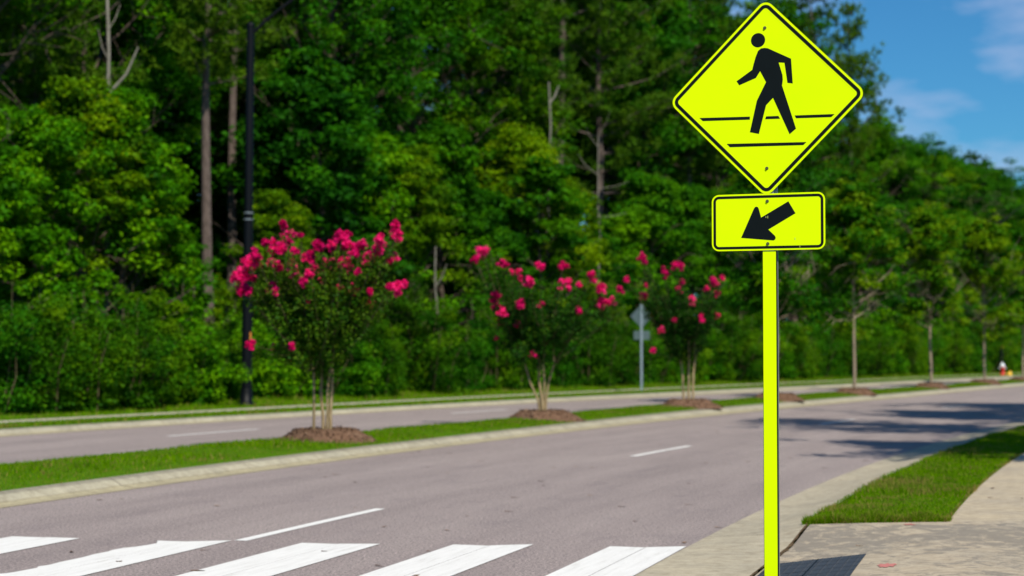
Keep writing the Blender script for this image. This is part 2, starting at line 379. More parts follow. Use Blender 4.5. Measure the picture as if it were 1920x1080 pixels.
# carriageways (offset increases to the right; profiles run right -> left so faces point up)
road = strip('road', [(R0 + 0.02, 0.0), (1.8, 0.0), (0, 0.0), (-1.8, 0.0), (lambda s: oM0(s) - 0.02, 0.0)], -60, 300, M['asphalt'])
far_road = strip('road', [(lambda s: oM3(s) + 0.02, 0.0), (-9.4, 0.0), (lambda s: oF0(s) - 0.02, 0.0)], -60, 300, M['asphalt'])
def zroad(o): return 0.0
def off(f, d): return lambda s: f(s) + d
def kerbprof(edge, back, sgn, H=0.10, drop=None):
    """edge/back functions; sgn=+1 when the kerb lies to the right of the road"""
    pr = [(0.0, 0.0, 0.004), (0.40, 0.0, 0.006), (0.52, 0.0, 0.022), (0.64, 0, 0.058), (0.76, 0, 0.088), (0.88, 0, 0.104), (1.0, 0, 0.110)] if drop is None else [(0.0, 0.0, 0.004), (0.30, 0.0, 0.010), (0.5, 0.0, 0.028), (0.75, 0, 0.070), (1.0, 0, 0.108)]
    out = []
    for t, d, z in pr:
        fo = (lambda s, t=t, d=d: edge(s) + (back(s) - edge(s)) * t + d * sgn)
        if drop is not None and z > 0.01:
            fz = (lambda s, z=z, t=t: 0.006 + 0.012 * t + (z - 0.006 - 0.012 * t) * drop(s))
        else: fz = z
        out.append((fo, fz))
    return out if sgn < 0 else out[::-1]
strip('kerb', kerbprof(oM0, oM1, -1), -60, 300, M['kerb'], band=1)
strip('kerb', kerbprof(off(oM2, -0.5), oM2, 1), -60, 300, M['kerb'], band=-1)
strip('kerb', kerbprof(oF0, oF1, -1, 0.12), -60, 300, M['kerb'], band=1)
strip('kerb', kerbprof(c_(R0), c_(R1), 1, drop=zdrop), -60, 300, M['flat_kerb'], ds=0.25)

# median turf, far verge, far path, woodland floor
def lerp(a, b, t): return lambda s: a(s) * (1 - t) + b(s) * t
strip('median_turf', [(oM1, 0.105), (lerp(oM1, oM2, .12), 0.130), (lerp(oM1, oM2, .4), 0.165), (lerp(oM1, oM2, .7), 0.175), (lerp(oM1, oM2, .92), 0.15), (oM2, 0.09)], -60, 300, M['sod'])
strip('far_verge', [(oF1, 0.1), (lerp(oF1, oSN, .3), 0.16), (lerp(oF1, oSN, .8), 0.17), (oSN, 0.13)], -60, 300, M['sod'])
strip('far_path', [(oSN, 0.135), (oSF, 0.145)], -60, 300, M['far_pave'])
strip('far_verge', [(oSF, 0.14), (-15.2, 0.20), (-16.4, 0.24)], -60, 300, M['sod'])
strip('woodland_floor', [(-16.4, 0.235), (-22, 0.4), (-40, 0.6), (-140, 0.8)], -60, 300, M['litter'], ds=2)
# right side: pavement slab with the dropped crossing
SH = 0.35
def zpave(s, o):
    low = 0.016 + 0.09 * np.clip((o - R1) / 1.35, 0, 1)
    high = 0.108 + 0.01 * (o - R1)
    d = zdrop(s); return low * (1 - d) + high * d
def slab(name, o0, o1, s0, s1, m, kind='structure', no=10, ds=0.2, dz=0.0):
    s = np.arange(s0, s1 + 1e-6, ds); o = np.linspace(o1, o0, no); Sg, Og = np.meshgrid(s, o, indexing='ij')
    Ss = Sg + SH * (Og - 5.0); x, y = world_so(Ss, Og); z = zpave(Ss, Og) + dz
    V = np.stack([x.ravel(), y.ravel(), z.ravel()], 1); n = no
    i, j = np.meshgrid(np.arange(len(s) - 1), np.arange(no - 1), indexing='ij'); q = (i * n + j).ravel()
    me = mesh_np(name, V, np.stack([q, q + n, q + n + 1, q + 1], 1), 4, True, uv=np.stack([Ss.ravel(), Og.ravel()], 1))
    return tag(link(name, me, m), kind=kind)
slab('pavement', R1 + 0.035, P1, -3.6, 2.0, M['ramp'], no=16, ds=0.1)
slab('pavement', P0, P1, 2.0, 120, M['pave'], ds=0.5)
slab('pavement', P0, P1, -50, -3.6, M['pave'], ds=0.5)
slab('verge', R1, P0, 2.0, 120, M['sod'], ds=0.5, dz=-0.015)
slab('verge', R1, P0, -50, -3.6, M['sod'], ds=0.5, dz=-0.015)
# dirt filled joint between kerb and ramp
s = np.arange(-3.4, 2.5, 0.1); jw = -0.001 + 0.010 * np.sin(s * 3.1 + .6) + 0.007 * np.sin(s * 17.3) + 0.004 * np.sin(s * 41)
V = []
for k, o_ in enumerate((R1 + 0.030, R1 + 0.004)):
    oo = np.full(len(s), o_) + (jw if k == 0 else -jw * 0.2); x, y = world_so(s, oo); V.append(np.stack([x, y, zpave(s, oo) + 0.004 + 0.002 * k], 1))
n = len(s); i = np.arange(n - 1)
tag(link('pavement_joint', mesh_np('pavement_joint', np.concatenate(V), np.stack([i, i + 1, n + i + 1, n + i], 1), 4), M['dirt']), kind='structure')

# painted marks: children of the road
def so_poly(name, pts, m, parent, z=0.004, zf=zroad, div=1):
    pts2 = []
    for a, b in zip(pts, pts[1:] + pts[:1]):
        for q in range(div): pts2.append((a[0] + (b[0]-a[0]) * q / div, a[1] + (b[1]-a[1]) * q / div))
    V = [];
    for (s, o) in pts2:
        x, y = world_so(s, o); V.append((float(x), float(y), float(zf(o)) + z))
    me = bpy.data.meshes.new(name); me.from_pydata(V, [], [tuple(range(len(V)))])
    u = me.uv_layers.new(name='UVMap')
    for li, lp in enumerate(me.loops): u.data[li].uv = pts2[lp.vertex_index]
    if me.polygons[0].normal.z < 0: me.flip_normals()
    me.update(); return link(name, me, m, parent)
far_s = lambda o: 0.25 + 0.145 * (o - 1.8) * 0.5
for k, (a, b) in enumerate([(3.0, 3.585), (1.765, 2.38), (0.55, 1.19), (-0.68, -0.07), (-1.98, -1.35), (-3.2, -2.6)]):
    f0, f1 = [float(np.interp(q, [-3.3, -1.98, -1.35, -.63, -.08, .55, 1.18, 1.77, 2.38, 3.0, 3.6], [-.3, -.26, -.24, -.2, -.02, 0, .1, .25, .45, .5, .68])) for q in (a, b)]
    mid = (a + b) / 2 - 0.005
    if k == 3:       # the worn bar, its left edge torn
        rag = [(-2.9, a), (-2.45, a - 0.02), (-2.38, a + 0.03), (-2.3, a + 0.05), (-2.05, a + 0.07), (-1.98, a + 0.03), (-1.93, a + 0.05), (-1.86, a + 0.06), (-1.7, a + 0.045), (-1.4, a + 0.05), (-1.2, a + 0.03), (-1.0, a + 0.04), (-0.9, a + 0.02), (-0.75, a + 0.03), (-0.66, a + 0.08), (-0.52, a + 0.11), (-0.38, a + 0.12), (-0.3, a + 0.07), (-0.2, a + 0.03), (f0, a + 0.02)]
        so_poly('crosswalk_bar', rag + [(f0 + .01, mid), (-2.9, mid)], M['worn'], road)
    else:
        so_poly('crosswalk_bar', [(-2.9, a), (f0, a), (f0, mid), (-2.9, mid)], M['paint'], road)
    so_poly('crosswalk_bar', [(-2.93, mid + 0.008), (f0 + 0.01, mid + 0.008), (f1, b), (-2.93, b)], M['worn'] if k == 3 else M['paint'], road, z=0.0055)
for k in range(-4, 20):
    if k == -1: continue
    a = k * 12.19
    so_poly('lane_dash', [(a, -0.055), (a + 3.05, -0.055), (a + 3.05, 0.055), (a, 0.055)], M['paint'], road, div=3)
ffl = tab((14.8, -9.75), (29, -10.15), (330, -10.15))
for k in range(-4, 20):
    a = 14.82 + (k - 0) * 12.19; o = float(ffl(a + 1.5))
    so_poly('lane_dash', [(a, o - .06), (a + 3.05, o - .06), (a + 3.05, o + .06), (a, o + .06)], M['paint'], far_road, zf=zroad, div=3)

# tactile plate with truncated domes
pl = empty('tactile_paving_plate', (0, 0, 0)); tag(pl, 'dark grey tactile paving plate set in the ramp beside the yellow post', 'tactile plate')
A, B, C_, D_ = (-0.5, 4.43), (0.02, 5.06), (-1.5, 5.08), (-2.02, 4.45)
def pz(u, v):
    s = A[0]*(1-u)*(1-v)+B[0]*u*(1-v)+C_[0]*u*v+D_[0]*(1-u)*v; o = A[1]*(1-u)*(1-v)+B[1]*u*(1-v)+C_[1]*u*v+D_[1]*(1-u)*v
    x, y = world_so(s, o); return Vector((float(x), float(y), float(zpave(np.array(s), o)) + 0.006))
b = MB(); N = 8
vs = [pz(i / N, j / N) for i in range(N + 1) for j in range(N + 1)]
b.add(vs, [(i*(N+1)+j, (i+1)*(N+1)+j, (i+1)*(N+1)+j+1, i*(N+1)+j+1)[::-1] for i in range(N) for j in range(N)])
edge = [pz(i / N, 0) for i in range(N + 1)] + [pz(1, j / N) for j in range(1, N + 1)] + [pz(1 - i / N, 1) for i in range(1, N + 1)] + [pz(0, 1 - j / N) for j in range(1, N + 1)]
b.add(edge + [e - Vector((0, 0, 0.03)) for e in edge], [(i, i + 1, i + 1 + len(edge), i + len(edge)) for i in range(len(edge) - 1)])
b.build('plate', M['plate'], pl)
b = MB()
for i in range(10):
    for j in range(24):
        c = pz((i + .5) / 10, (j + .5) / 24); b.lathe([(0.0125, 0), (0.009, 0.0032), (0.0, 0.0034)], 8, c)
b.build('dome', M['plate'], pl)['kind'] = 'stuff'
b = MB()
for u0, u1, v0, v1 in [(0, 1, .160, .165), (0, 1, .327, .332), (0, 1, .497, .505), (0, 1, .660, .665), (0, 1, .830, .835), (.49, .505, 0, 1)]:
    b.add([pz(u, v) + Vector((0, 0, .0012)) for u, v in ((u0, v0), (u0, v1), (u1, v1), (u1, v0))], [(0, 1, 2, 3)])
b.build('tile_joint', M['sign_black'], pl)['kind'] = 'stuff'
# sprayed survey marks
def blob(name, s, o, ls, lo, seed, label):
    rnd = random.Random(seed); pts = []
    for k in range(26):
        w = 2 * math.pi * k / 26; r = rnd.uniform(.55, 1.15); pts.append((s + ls * r * math.sin(w), o + lo * r * math.cos(w)))
    ob = so_poly(name, pts, M['spray'], None, 0.004, lambda oo: zpave(np.array(s), oo)); tag(ob, label, 'paint mark'); return ob
blob('paint_mark', -0.76, 5.28, 0.13, 0.075, 3, 'red spray paint mark on the concrete beside the dark tactile plate')
blob('paint_mark', 1.88, 5.23, 0.05, 0.06, 4, 'faint red spray mark at the front edge of the grass')

# ------------------------------------------------------------------ grass blades
rng = np.random.default_rng(7)
def blades(name, P, hgt, wid, tint, lean=0.45):
    n = len(P); a = rng.uniform(0, 2*np.pi, n); d = np.stack([np.cos(a), np.sin(a), np.zeros(n)], 1)
    h = hgt * rng.uniform(.55, 1.25, n); la = rng.uniform(0, 2*np.pi, n); ll = lean * rng.uniform(.2, 1.3, n) * h
    tip = P + np.stack([np.cos(la) * ll, np.sin(la) * ll, h], 1)
    w = (wid * rng.uniform(.7, 1.3, n))[:, None]
    V = np.empty((n, 3, 3)); V[:, 0] = P - d * w / 2; V[:, 1] = P + d * w / 2; V[:, 2] = tip
    me = mesh_np(name, V.reshape(-1, 3), np.arange(3 * n).reshape(-1, 3), 3, tint=np.repeat(tint, 3))
    return tag(link(name, me, M['blade']), kind='stuff')
def patch_noise(x, y, sc, seed):
    r = np.random.default_rng(seed); v = np.zeros_like(x)
    for k in range(14):
        a = r.uniform(0, 2*np.pi); f = sc * r.uniform(.5, 2.4); v += np.sin((x*np.cos(a)+y*np.sin(a))*f + r.uniform(0, 6.28))
    return v / 3.7
def grass_tint(x, y, seed, n, dry=0.9):
    p = patch_noise(x, y, 1.7, seed) + 0.5 * patch_noise(x, y, 6.0, seed + 5)
    t = 0.58 + 0.10 * patch_noise(x, y, 3, seed + 1) + rng.normal(0, .13, n)
    return np.clip(np.where((p > dry) & (rng.random(n) < .6), rng.uniform(0, .3, n), np.where(rng.random(n) < .09, rng.uniform(0, .25, n), t)), 0, 1)
# right verge
n = 90000; s = 2.02 + (rng.random(n) ** 1.9) * 55; o = rng.uniform(R1 - .03, P0 + .01, n); ss = s + SH * (o - 5.0)
x, y = world_so(ss, o); z = zpave(ss, o) - .02
ht = 0.042 + 0.02 * np.clip(patch_noise(x, y, 2.2, 3), -1, 1); ht = np.where(s < 2.25, ht * 1.7, ht)
blades('verge_grass', np.stack([x, y, z], 1), ht, 0.010 + s * 0.00035, np.where((o > P0 - .05) & (rng.random(n) < .7), rng.uniform(0, .2, n), grass_tint(x, y, 11, n, 0.42)))
n = 9000; s = 2.0 + rng.random(n) * .2; o = rng.uniform(R1, P0, n); ss = s + SH * (o - 5.0); x, y = world_so(ss, o)
blades('verge_grass', np.stack([x, y, zpave(ss, o) - .01], 1), 0.07 + .035 * np.clip(patch_noise(x, y, 7, 9), -1, 1), 0.009, np.where(rng.random(n) < .35, rng.uniform(0, .3, n), rng.uniform(.4, .9, n)), 0.7)
n = 5000; s = -3.6 - rng.random(n) * 30; o = rng.uniform(R1, P0, n); ss = s + SH * (o - 5.0); x, y = world_so(ss, o)
blades('verge_grass', np.stack([x, y, zpave(ss, o) - .01], 1), 0.06, 0.02, grass_tint(x, y, 12, n))
# brown thatch where turf meets pavement
# median
n = 150000; s = -12 + (rng.random(n) ** 1.45) * 120; u = rng.random(n); o = oM1(s) + (oM2(s) - oM1(s)) * u
x, y = world_so(s, o); z = np.interp(u, [0, .12, .4, .7, .92, 1], [.085, .125, .165, .175, .15, .09]) - .01
tn = grass_tint(x, y, 21, n, 1.5); tn = np.where((u < .05) & (rng.random(n) < .6), rng.uniform(0, .25, n), tn)
blades('median_grass', np.stack([x, y, z], 1), 0.05 + 0.018 * np.clip(patch_noise(x, y, 1.5, 5), -1, 1), 0.014 + np.clip(s, 0, 90) * .00035, tn)
# far verges
n = 60000; s = 5 + (rng.random(n) ** 1.3) * 120; u = rng.random(n); o = oF1(s) + (oSN(s) - oF1(s)) * u; x, y = world_so(s, o)
blades('far_verge_grass', np.stack([x, y, np.full(n, .13)], 1), 0.06, 0.035, grass_tint(x, y, 31, n, 1.2))
n = 60000; s = 5 + (rng.random(n) ** 1.3) * 120; u = rng.random(n); o = oSF(s) - 2.2 * u; x, y = world_so(s, o)
blades('far_verge_grass', np.stack([x, y, np.full(n, .14) + .08 * u], 1), 0.07 + .12 * u, 0.04, grass_tint(x, y, 41, n, 1.2))

# scattered dead leaves and twigs
n = 110; s = rng.uniform(-3, 22, n); o = rng.uniform(-3.5, 6.6, n); m_ = (o < 4.3) | (s < 1.8) | (o > 5.6); s = s[m_]; o = o[m_]; n = len(s); x, y = world_so(s, o)
z = np.where(o > R1, zpave(s, o), 0.0) + .006; a = rng.uniform(0, 6.28, n); l = rng.uniform(.015, .05, n); w = rng.uniform(.006, .02, n); V = np.zeros((n, 4, 3))
for k, (i_, j_) in enumerate(((-1, -1), (1, -1), (1, 1), (-1, 1))):
    V[:, k] = np.stack([x + np.cos(a)*l*i_ - np.sin(a)*w*j_, y + np.sin(a)*l*i_ + np.cos(a)*w*j_, z + .004 * (k % 2)], 1)
tag(link('dead_leaves', mesh_np('dead_leaves', V.reshape(-1, 3), np.arange(4*n).reshape(-1, 4), 4, tint=np.repeat(rng.random(n), 4)), M['chip']), kind='stuff')

# ------------------------------------------------------------------ the crossing sign (front faces -Y in its own frame)
def rounded_poly(corners, r, seg=7):
    out = []; n = len(corners)
    for i in range(n):
        p = Vector(corners[i]); a = (Vector(corners[i-1]) - p).normalized(); b2 = (Vector(corners[(i+1) % n]) - p).normalized()
        half = math.acos(max(-1, min(1, a.dot(b2)))) / 2; d = r / math.tan(half); c = p + (a + b2).normalized() * (r / math.sin(half))
        p0 = p + a * d - c; p1 = p + b2 * d - c; a0 = math.atan2(p0.y, p0.x); a1 = math.atan2(p1.y, p1.x)
        da = (a1 - a0 + math.pi) % (2 * math.pi) - math.pi
        for k in range(seg + 1):
            w = a0 + da * k / seg; out.append((c.x + r * math.cos(w), c.y + r * math.sin(w)))
    return out
sg = empty('crosswalk_sign', (1.3971, 9.4002, 0.0)); sg.rotation_euler = (0, 0, R(-20))
tag(sg, 'lime yellow pedestrian crossing sign with arrow plaque on a tall lime post', 'road sign')
b = MB()   # U-channel post: web in front, flanges behind
zt = 3.40
pr = [(-0.0405, 0.030), (-0.0405, 0.026), (-0.024, 0.026), (-0.0245, 0.0), (0.0245, 0.0), (0.024, 0.026), (0.0415, 0.026), (0.0415, 0.030), (0.0205, 0.030), (0.0195, 0.004), (-0.0195, 0.004), (-0.0205, 0.030)]
n = len(pr); b.add([(x, y, -0.4) for x, y in pr] + [(x, y, zt) for x, y in pr], [(i, (i+1) % n, (i+1) % n + n, i + n) for i in range(n)] + [tuple(range(n, 2*n))])
b.build('post', M['galv'], sg)
b = MB(); b.box(-0.0355, 0.0355, -0.004, -0.0012, 0.25, 2.10); b.build('reflective_strip', M['lime'], sg)
b = MB(); b.box(-0.038, -0.0358, -0.0025, 0.027, 0.25, 2.10); b.box(0.0358, 0.038, -0.0025, 0.027, 0.25, 2.10); b.build('strip_backing', M['sign_black'], sg)
cx, cz, hd = -0.0130, 2.935, 0.5435
def diamond(h): return [(cx - h, cz), (cx, cz - h), (cx + h, cz), (cx, cz + h)]
b = MB(); b.prism(rounded_poly(diamond(hd), 0.050), -0.0085, -0.006)
pan = b.build('warning_panel', M['lime'], sg)
b = MB(); b.prism(rounded_poly(diamond(hd - .002), 0.049), -0.0058, -0.0045); b.build('panel_back', M['galv'], sg)
q2 = math.sqrt(2)
b = MB(); b.ring(rounded_poly(diamond(hd - 0.0125 * q2), 0.038), rounded_poly(diamond(hd - 0.0315 * q2), 0.019), -0.0091, -0.0084)
b.build('border', M['sign_black'], pan)
head = [(-0.0504 + 0.0392 * math.cos(w * math.pi / 20), 3.2534 + 0.0392 * math.sin(w * math.pi / 20)) for w in range(40)]
body = [(-0.0165, 3.2093), (0.0025, 3.2064), (0.13, 3.1416), (0.1385, 3.0064), (0.1094, 3.0114), (0.0939, 3.1215), (0.0621, 3.1251), (0.0827, 3.0555), (0.0845, 3.0298), (0.0802, 2.9976), (0.1548, 2.7602), (0.1197, 2.731), (0.0302, 2.9334), (-0.0079, 2.895), (-0.0486, 2.7399), (-0.0982, 2.7515), (-0.059, 2.9216), (-0.0079, 3.0219), (-0.0399, 3.0828), (-0.0634, 3.0472), (-0.1558, 3.0117), (-0.1707, 3.0349), (-0.0834, 3.093), (-0.0756, 3.1243), (-0.0643, 3.1624), (-0.0512, 3.1942), (-0.0356, 3.207)]
def fix(ps): return [(x - 0.0044, z) for x, z in ps]
b = MB(); b.prism(fix(head), -0.0091, -0.0084); b.prism(fix(body)[::-1], -0.0091, -0.0084); b.build('pedestrian_symbol', M['sign_black'], pan)
for pl_ in ([(-0.3793, 2.8423), (-0.097, 2.837), (-0.0983, 2.8203), (-0.3607, 2.8245)], [(-0.0084, 2.8342), (0.0589, 2.8336), (0.0679, 2.8178), (-0.0136, 2.819)],
            [(0.1477, 2.832), (0.3629, 2.8296), (0.3452, 2.8139), (0.1554, 2.8163)], [(-0.2269, 2.6928), (0.2105, 2.6851), (0.1938, 2.6692), (-0.2097, 2.674)]):
    b = MB(); b.prism(fix(pl_)[::-1], -0.0091, -0.0084); b.build('crosswalk_line', M['sign_black'], pan)
px, pzc, hw, hh = -0.0062, 2.2590, 0.3105, 0.1545
def rect(d): return [(px - hw + d, pzc - hh + d), (px + hw - d, pzc - hh + d), (px + hw - d, pzc + hh - d), (px - hw + d, pzc + hh - d)]
b = MB(); b.prism(rounded_poly(rect(0), 0.040), -0.0085, -0.006); plq = b.build('arrow_plaque', M['lime'], sg)
b = MB(); b.prism(rounded_poly(rect(.002), 0.039), -0.0058, -0.0045); b.build('plaque_back', M['galv'], sg)
b = MB(); b.ring(rounded_poly(rect(0.0090), 0.031), rounded_poly(rect(0.0235), 0.0165), -0.0091, -0.0084); b.build('border', M['sign_black'], plq)
arrow = [(0.1105, 2.3678), (0.1491, 2.3016), (0.0007, 2.2171), (0.0361, 2.1827), (0.0408, 2.1718), (0.0379, 2.1628), (0.0288, 2.1572), (-0.1496, 2.175), (-0.0783, 2.3328), (-0.0717, 2.3416), (-0.0643, 2.3436), (-0.0563, 2.3405), (-0.0515, 2.332), (-0.0387, 2.2835)]
b = MB(); b.prism(fix(arrow)[::-1], -0.0091, -0.0084); b.build('arrow_symbol', M['sign_black'], plq)
for k, (x, z) in enumerate([(-0.0131, 3.3184), (-0.0058, 2.5504), (-0.0044, 2.3712), (-0.0029, 2.1399)]):
    b = MB(); x = fix([(x, z)])[0][0]
    b.tube([(x, -0.0084, z), (x, -0.0100, z)], 0.0092, 12); b.tube([(x, -0.0100, z), (x, -0.0150, z)], 0.0065, 6); b.build('bolt', M['bolt'], pan if k < 2 else plq)
for (x, z, dx, dz) in [(-.008, 2.292, .004, -.014), (-.018, 2.289, .001, -.008), (.166, 2.127, .004, -.012), (.140, 2.170, .002, -.012)]:
    b = MB(); b.box(x, x + .003, -0.0095, -0.0092, z + dz, z); b.build('scratch', M['scratch'], plq)

# ------------------------------------------------------------------ far sign seen from behind
Z61 = (4.62, 62.0); fs = empty('crosswalk_sign', (Z61[0], Z61[1], 0.15), R(-24))
tag(fs, 'grey back of a diamond sign on a pale post beyond the far road', 'road sign')
b = MB(); b.box(-.038, .038, 0, .03, -.2, 3.1); b.build('post', M['far_post'], fs)
zc = 2.72 - .15 + .10
b = MB(); b.prism(rounded_poly([(-.43, zc), (0, zc - .43), (.43, zc), (0, zc + .43)], .04), .034, .038); b.build('warning_panel', M['alu_back'], fs)
b = MB(); b.prism(rounded_poly([(-.3, 1.83), (.3, 1.83), (.3, 2.14), (-.3, 2.14)], .03), .034, .038); b.build('plaque', M['alu_back'], fs)

# ------------------------------------------------------------------ lamp posts
def lamp_post(s, o, lean, label):
    x, y, _ = at(s, o); r = empty('street_lamp', (x, y, 0.2)); r.rotation_euler = (0, lean, 0)
    tag(r, label, 'street lamp', 'black street lamps behind the far path')
    b = MB(); b.lathe([(.23, -.1), (.23, .035), (.20, .05), (.165, .07), (.155, .35), (.14, .40)], 20); b.build('base', M['black_metal'], r)
    b = MB(); b.tube([(0, 0, .35), (0, 0, 2.5), (0, 0, 4.75)], [.138, .132, .122], 16); b.build('lower_pole', M['black_metal'], r)
    b = MB(); b.tube([(0, 0, 4.9), (0, 0, 7.5), (0, 0, 9.75)], [.113, .105, .094], 16); b.build('upper_pole', M['black_metal'], r)
    b = MB(); b.tube([(0, 0, 4.70), (0, 0, 4.92)], .128, 16); b.build('collar', M['black_metal'], r)
    for zz in (4.73, 4.9): b = MB(); b.tube([(0, 0, zz), (0, 0, zz + .025)], .131, 16); b.build('band', M['galv'], r)
    b = MB(); b.lathe([(.1, 9.74), (.105, 9.76), (.07, 9.82), (0, 9.85)], 14); b.build('cap', M['black_metal'], r)
    b = MB(); b.tube([(.05, 0, 9.55), (.25, 0, 9.75), (.7, 0, 10.15), (1.1, 0, 10.45), (1.5, 0, 10.68), (2.0, 0, 10.8)], [.05, .045, .04, .04, .038, .035], 10); b.build('arm', M['black_metal'], r)
    b = MB(); b.lathe([(0, .10), (.10, .09), (.2, .03), (.22, -.02), (.2, -.05), (0, -.05)], 16, (2.2, 0, 10.8)); h = b.build('lamp_head', M['black_metal'], r)
    b = MB(); b.lathe([(.17, -.051), (.14, -.09), (0, -.10)], 16, (2.2, 0, 10.8)); b.build('lens', M['glass'], h)
    b = MB(); b.box(-.06, .06, -.142, -.125, .9, 1.15); b.build('hand_hole_cover', M['black_metal'], r)
    b = MB(); b.box(.09, .125, -.12, -.09, 1.55, 1.85); b.build('sticker', M['orange'], r)
    return r
lamp_post(25.5, -15.23, R(0.35), 'tall black street lamp behind the far path, left of the nearest flowering tree')
lamp_post(101, -15.1, 0, 'distant black street lamp at the right edge beyond the fire hydrant')

# ------------------------------------------------------------------ hydrant and marker
hx, hy = 29.0, 102.7
hy_r = empty('fire_hydrant', (hx, hy, .17)); tag(hy_r, 'small red fire hydrant with silver top on the far verge', 'fire hydrant')
b = MB(); b.lathe([(.16, 0), (.16, .05), (.12, .06), (.12, .42), (.15, .43), (.15, .47), (.12, .48)], 16); b.build('barrel', M['red'], hy_r)
b = MB(); b.lathe([(.145, .48), (.15, .50), (.15, .54), (.12, .62), (.07, .68), (.04, .69), (.04, .75), (0, .755)], 16); b.build('bonnet', M['silver'], hy_r)
for sx in (-1, 1):
    b = MB(); b.tube([(sx*.10, 0, .40), (sx*.18, 0, .40)], .045, 10); b.tube([(sx*.18, 0, .40), (sx*.205, 0, .40)], .055, 8); b.build('nozzle', M['silver'], hy_r)
b = MB(); b.tube([(0, -.1, .30), (0, -.19, .30)], .065, 12); b.build('pumper_nozzle', M['red'], hy_r)
mk = empty('valve_marker', (hx + .36, hy - .3, .15)); tag(mk, 'low yellow valve marker on the grass beside the red hydrant', 'marker')
b = MB(); b.lathe([(.13, 0), (.13, .06), (.09, .08), (.085, .22), (.06, .25), (0, .25)], 12); b.build('marker_body', M['yellow'], mk)
b = MB(); b.tube([(-.2, 0, .06), (-.05, 0, .10)], [.05, .05], 8); b.build('spout', M['yellow'], mk)

# ------------------------------------------------------------------ foliage tools
def leaf_mesh(name, C, Rr, tint_c, per, size, rg, flat=0.6, up=0.7, aspect=0.62):
    """C (k,3) clump centres, Rr (k,) radii -> leaf quads"""
    k = len(C); n = k * per; idx = np.repeat(np.arange(k), per)
    d = rg.normal(size=(n, 3)); d /= np.linalg.norm(d, axis=1)[:, None]
    rad = rg.random(n) ** 0.45
    P = C[idx] + d * (Rr[idx] * rad)[:, None] * np.array([1, 1, flat])
    N = d * 0.55 + np.array([0, 0, up]) + rg.normal(size=(n, 3)) * .45; N /= np.linalg.norm(N, axis=1)[:, None]
    a = rg.normal(size=(n, 3)); a -= N * (a * N).sum(1)[:, None]; a /= np.linalg.norm(a, axis=1)[:, None]; b2 = np.cross(N, a)
    sz = size * rg.uniform(.6, 1.3, n)[:, None]
    V = np.empty((n, 4, 3)); fold = N * sz * .12
    V[:, 0] = P - a * sz / 2; V[:, 1] = P + b2 * sz * aspect / 2 + fold; V[:, 2] = P + a * sz / 2 - fold * .5; V[:, 3] = P - b2 * sz * aspect / 2 + fold
    t = np.clip(tint_c[idx] + rg.normal(0, .12, n), 0, 1)
    return mesh_np(name, V.reshape(-1, 3), np.arange(4 * n).reshape(-1, 4), 4, tint=np.repeat(t, 4))
def tubes_mesh(name, tubes, seg=7):
    b = MB()
    for p, r in tubes: b.tube(p, r, seg if r[0] > .06 else (6 if r[0] > .03 else 4), False)
    me = bpy.data.meshes.new(name); me.from_pydata([tuple(v) for v in b.v], [], b.f); me.polygons.foreach_set('use_smooth', b.sm); me.update(); return me

def grow(rg, H, cb, Rad, nl, prof, trunk_r, sub=5, clump=.55, crook=.25, rise=(.15, .9), top=.92, leader=True):
    """trunk + limbs + sub-branches; returns tubes, clump centres"""
    tubes = []; C = []
    nz = 9; zs = np.linspace(0, H * top, nz); xy = np.cumsum(rg.normal(0, crook * H / 60, (nz, 2)), 0); xy[0] = 0
    T = np.column_stack([xy, zs]); tr = trunk_r * (1 - zs / (H * top) * .85)
    tubes.append((T.tolist(), tr.tolist()))
    for i in range(nl):
        u = (i + rg.random()) / nl; z = H * (cb + (top - .02 - cb) * u); az = i * 2.39996 + rg.normal(0, .35)
        ln = Rad * prof(u) * rg.uniform(.55, 1.18)
        if ln < .25: continue
        el = rise[0] + (rise[1] - rise[0]) * u + rg.normal(0, .12)
        st = np.array([np.interp(z, zs, T[:, 0]), np.interp(z, zs, T[:, 1]), z]); r0 = np.interp(z, zs, tr) * .5 + .008
        d = np.array([math.cos(az) * math.cos(el), math.sin(az) * math.cos(el), math.sin(el)])
        m_ = 5; pts = [st]
        for q in range(1, m_):
            d2 = d + np.array([0, 0, .12 * q * (1 if u < .6 else -.3)]) + rg.normal(0, .12, 3); d2 /= np.linalg.norm(d2)
            pts.append(pts[-1] + d2 * ln / (m_ - 1))
        tubes.append(([p.tolist() for p in pts], np.linspace(r0, r0 * .25, m_).tolist()))
        C.append(pts[-1]);
        for q in range(sub):
            t = .3 + .7 * (q + rg.random()) / sub; ii = min(m_ - 2, int(t * (m_ - 1))); f = t * (m_ - 1) - ii
            s0 = pts[ii] * (1 - f) + pts[ii + 1] * f
            dd = d * .5 + rg.normal(0, .75, 3) + np.array([0, 0, .15]); dd /= np.linalg.norm(dd); l2 = ln * rg.uniform(.22, .5) + .2
            e = s0 + dd * l2; mdl = (s0 + e) / 2 + rg.normal(0, .05, 3) * l2
            tubes.append(([s0.tolist(), mdl.tolist(), e.tolist()], [r0 * .35, r0 * .22, r0 * .1])); C.append(e)
            if rg.random() < .55: C.append(mdl)
    if leader: C.append(T[-1] + np.array([0, 0, .2]))
    return tubes, np.array(C)
PROTO = {}
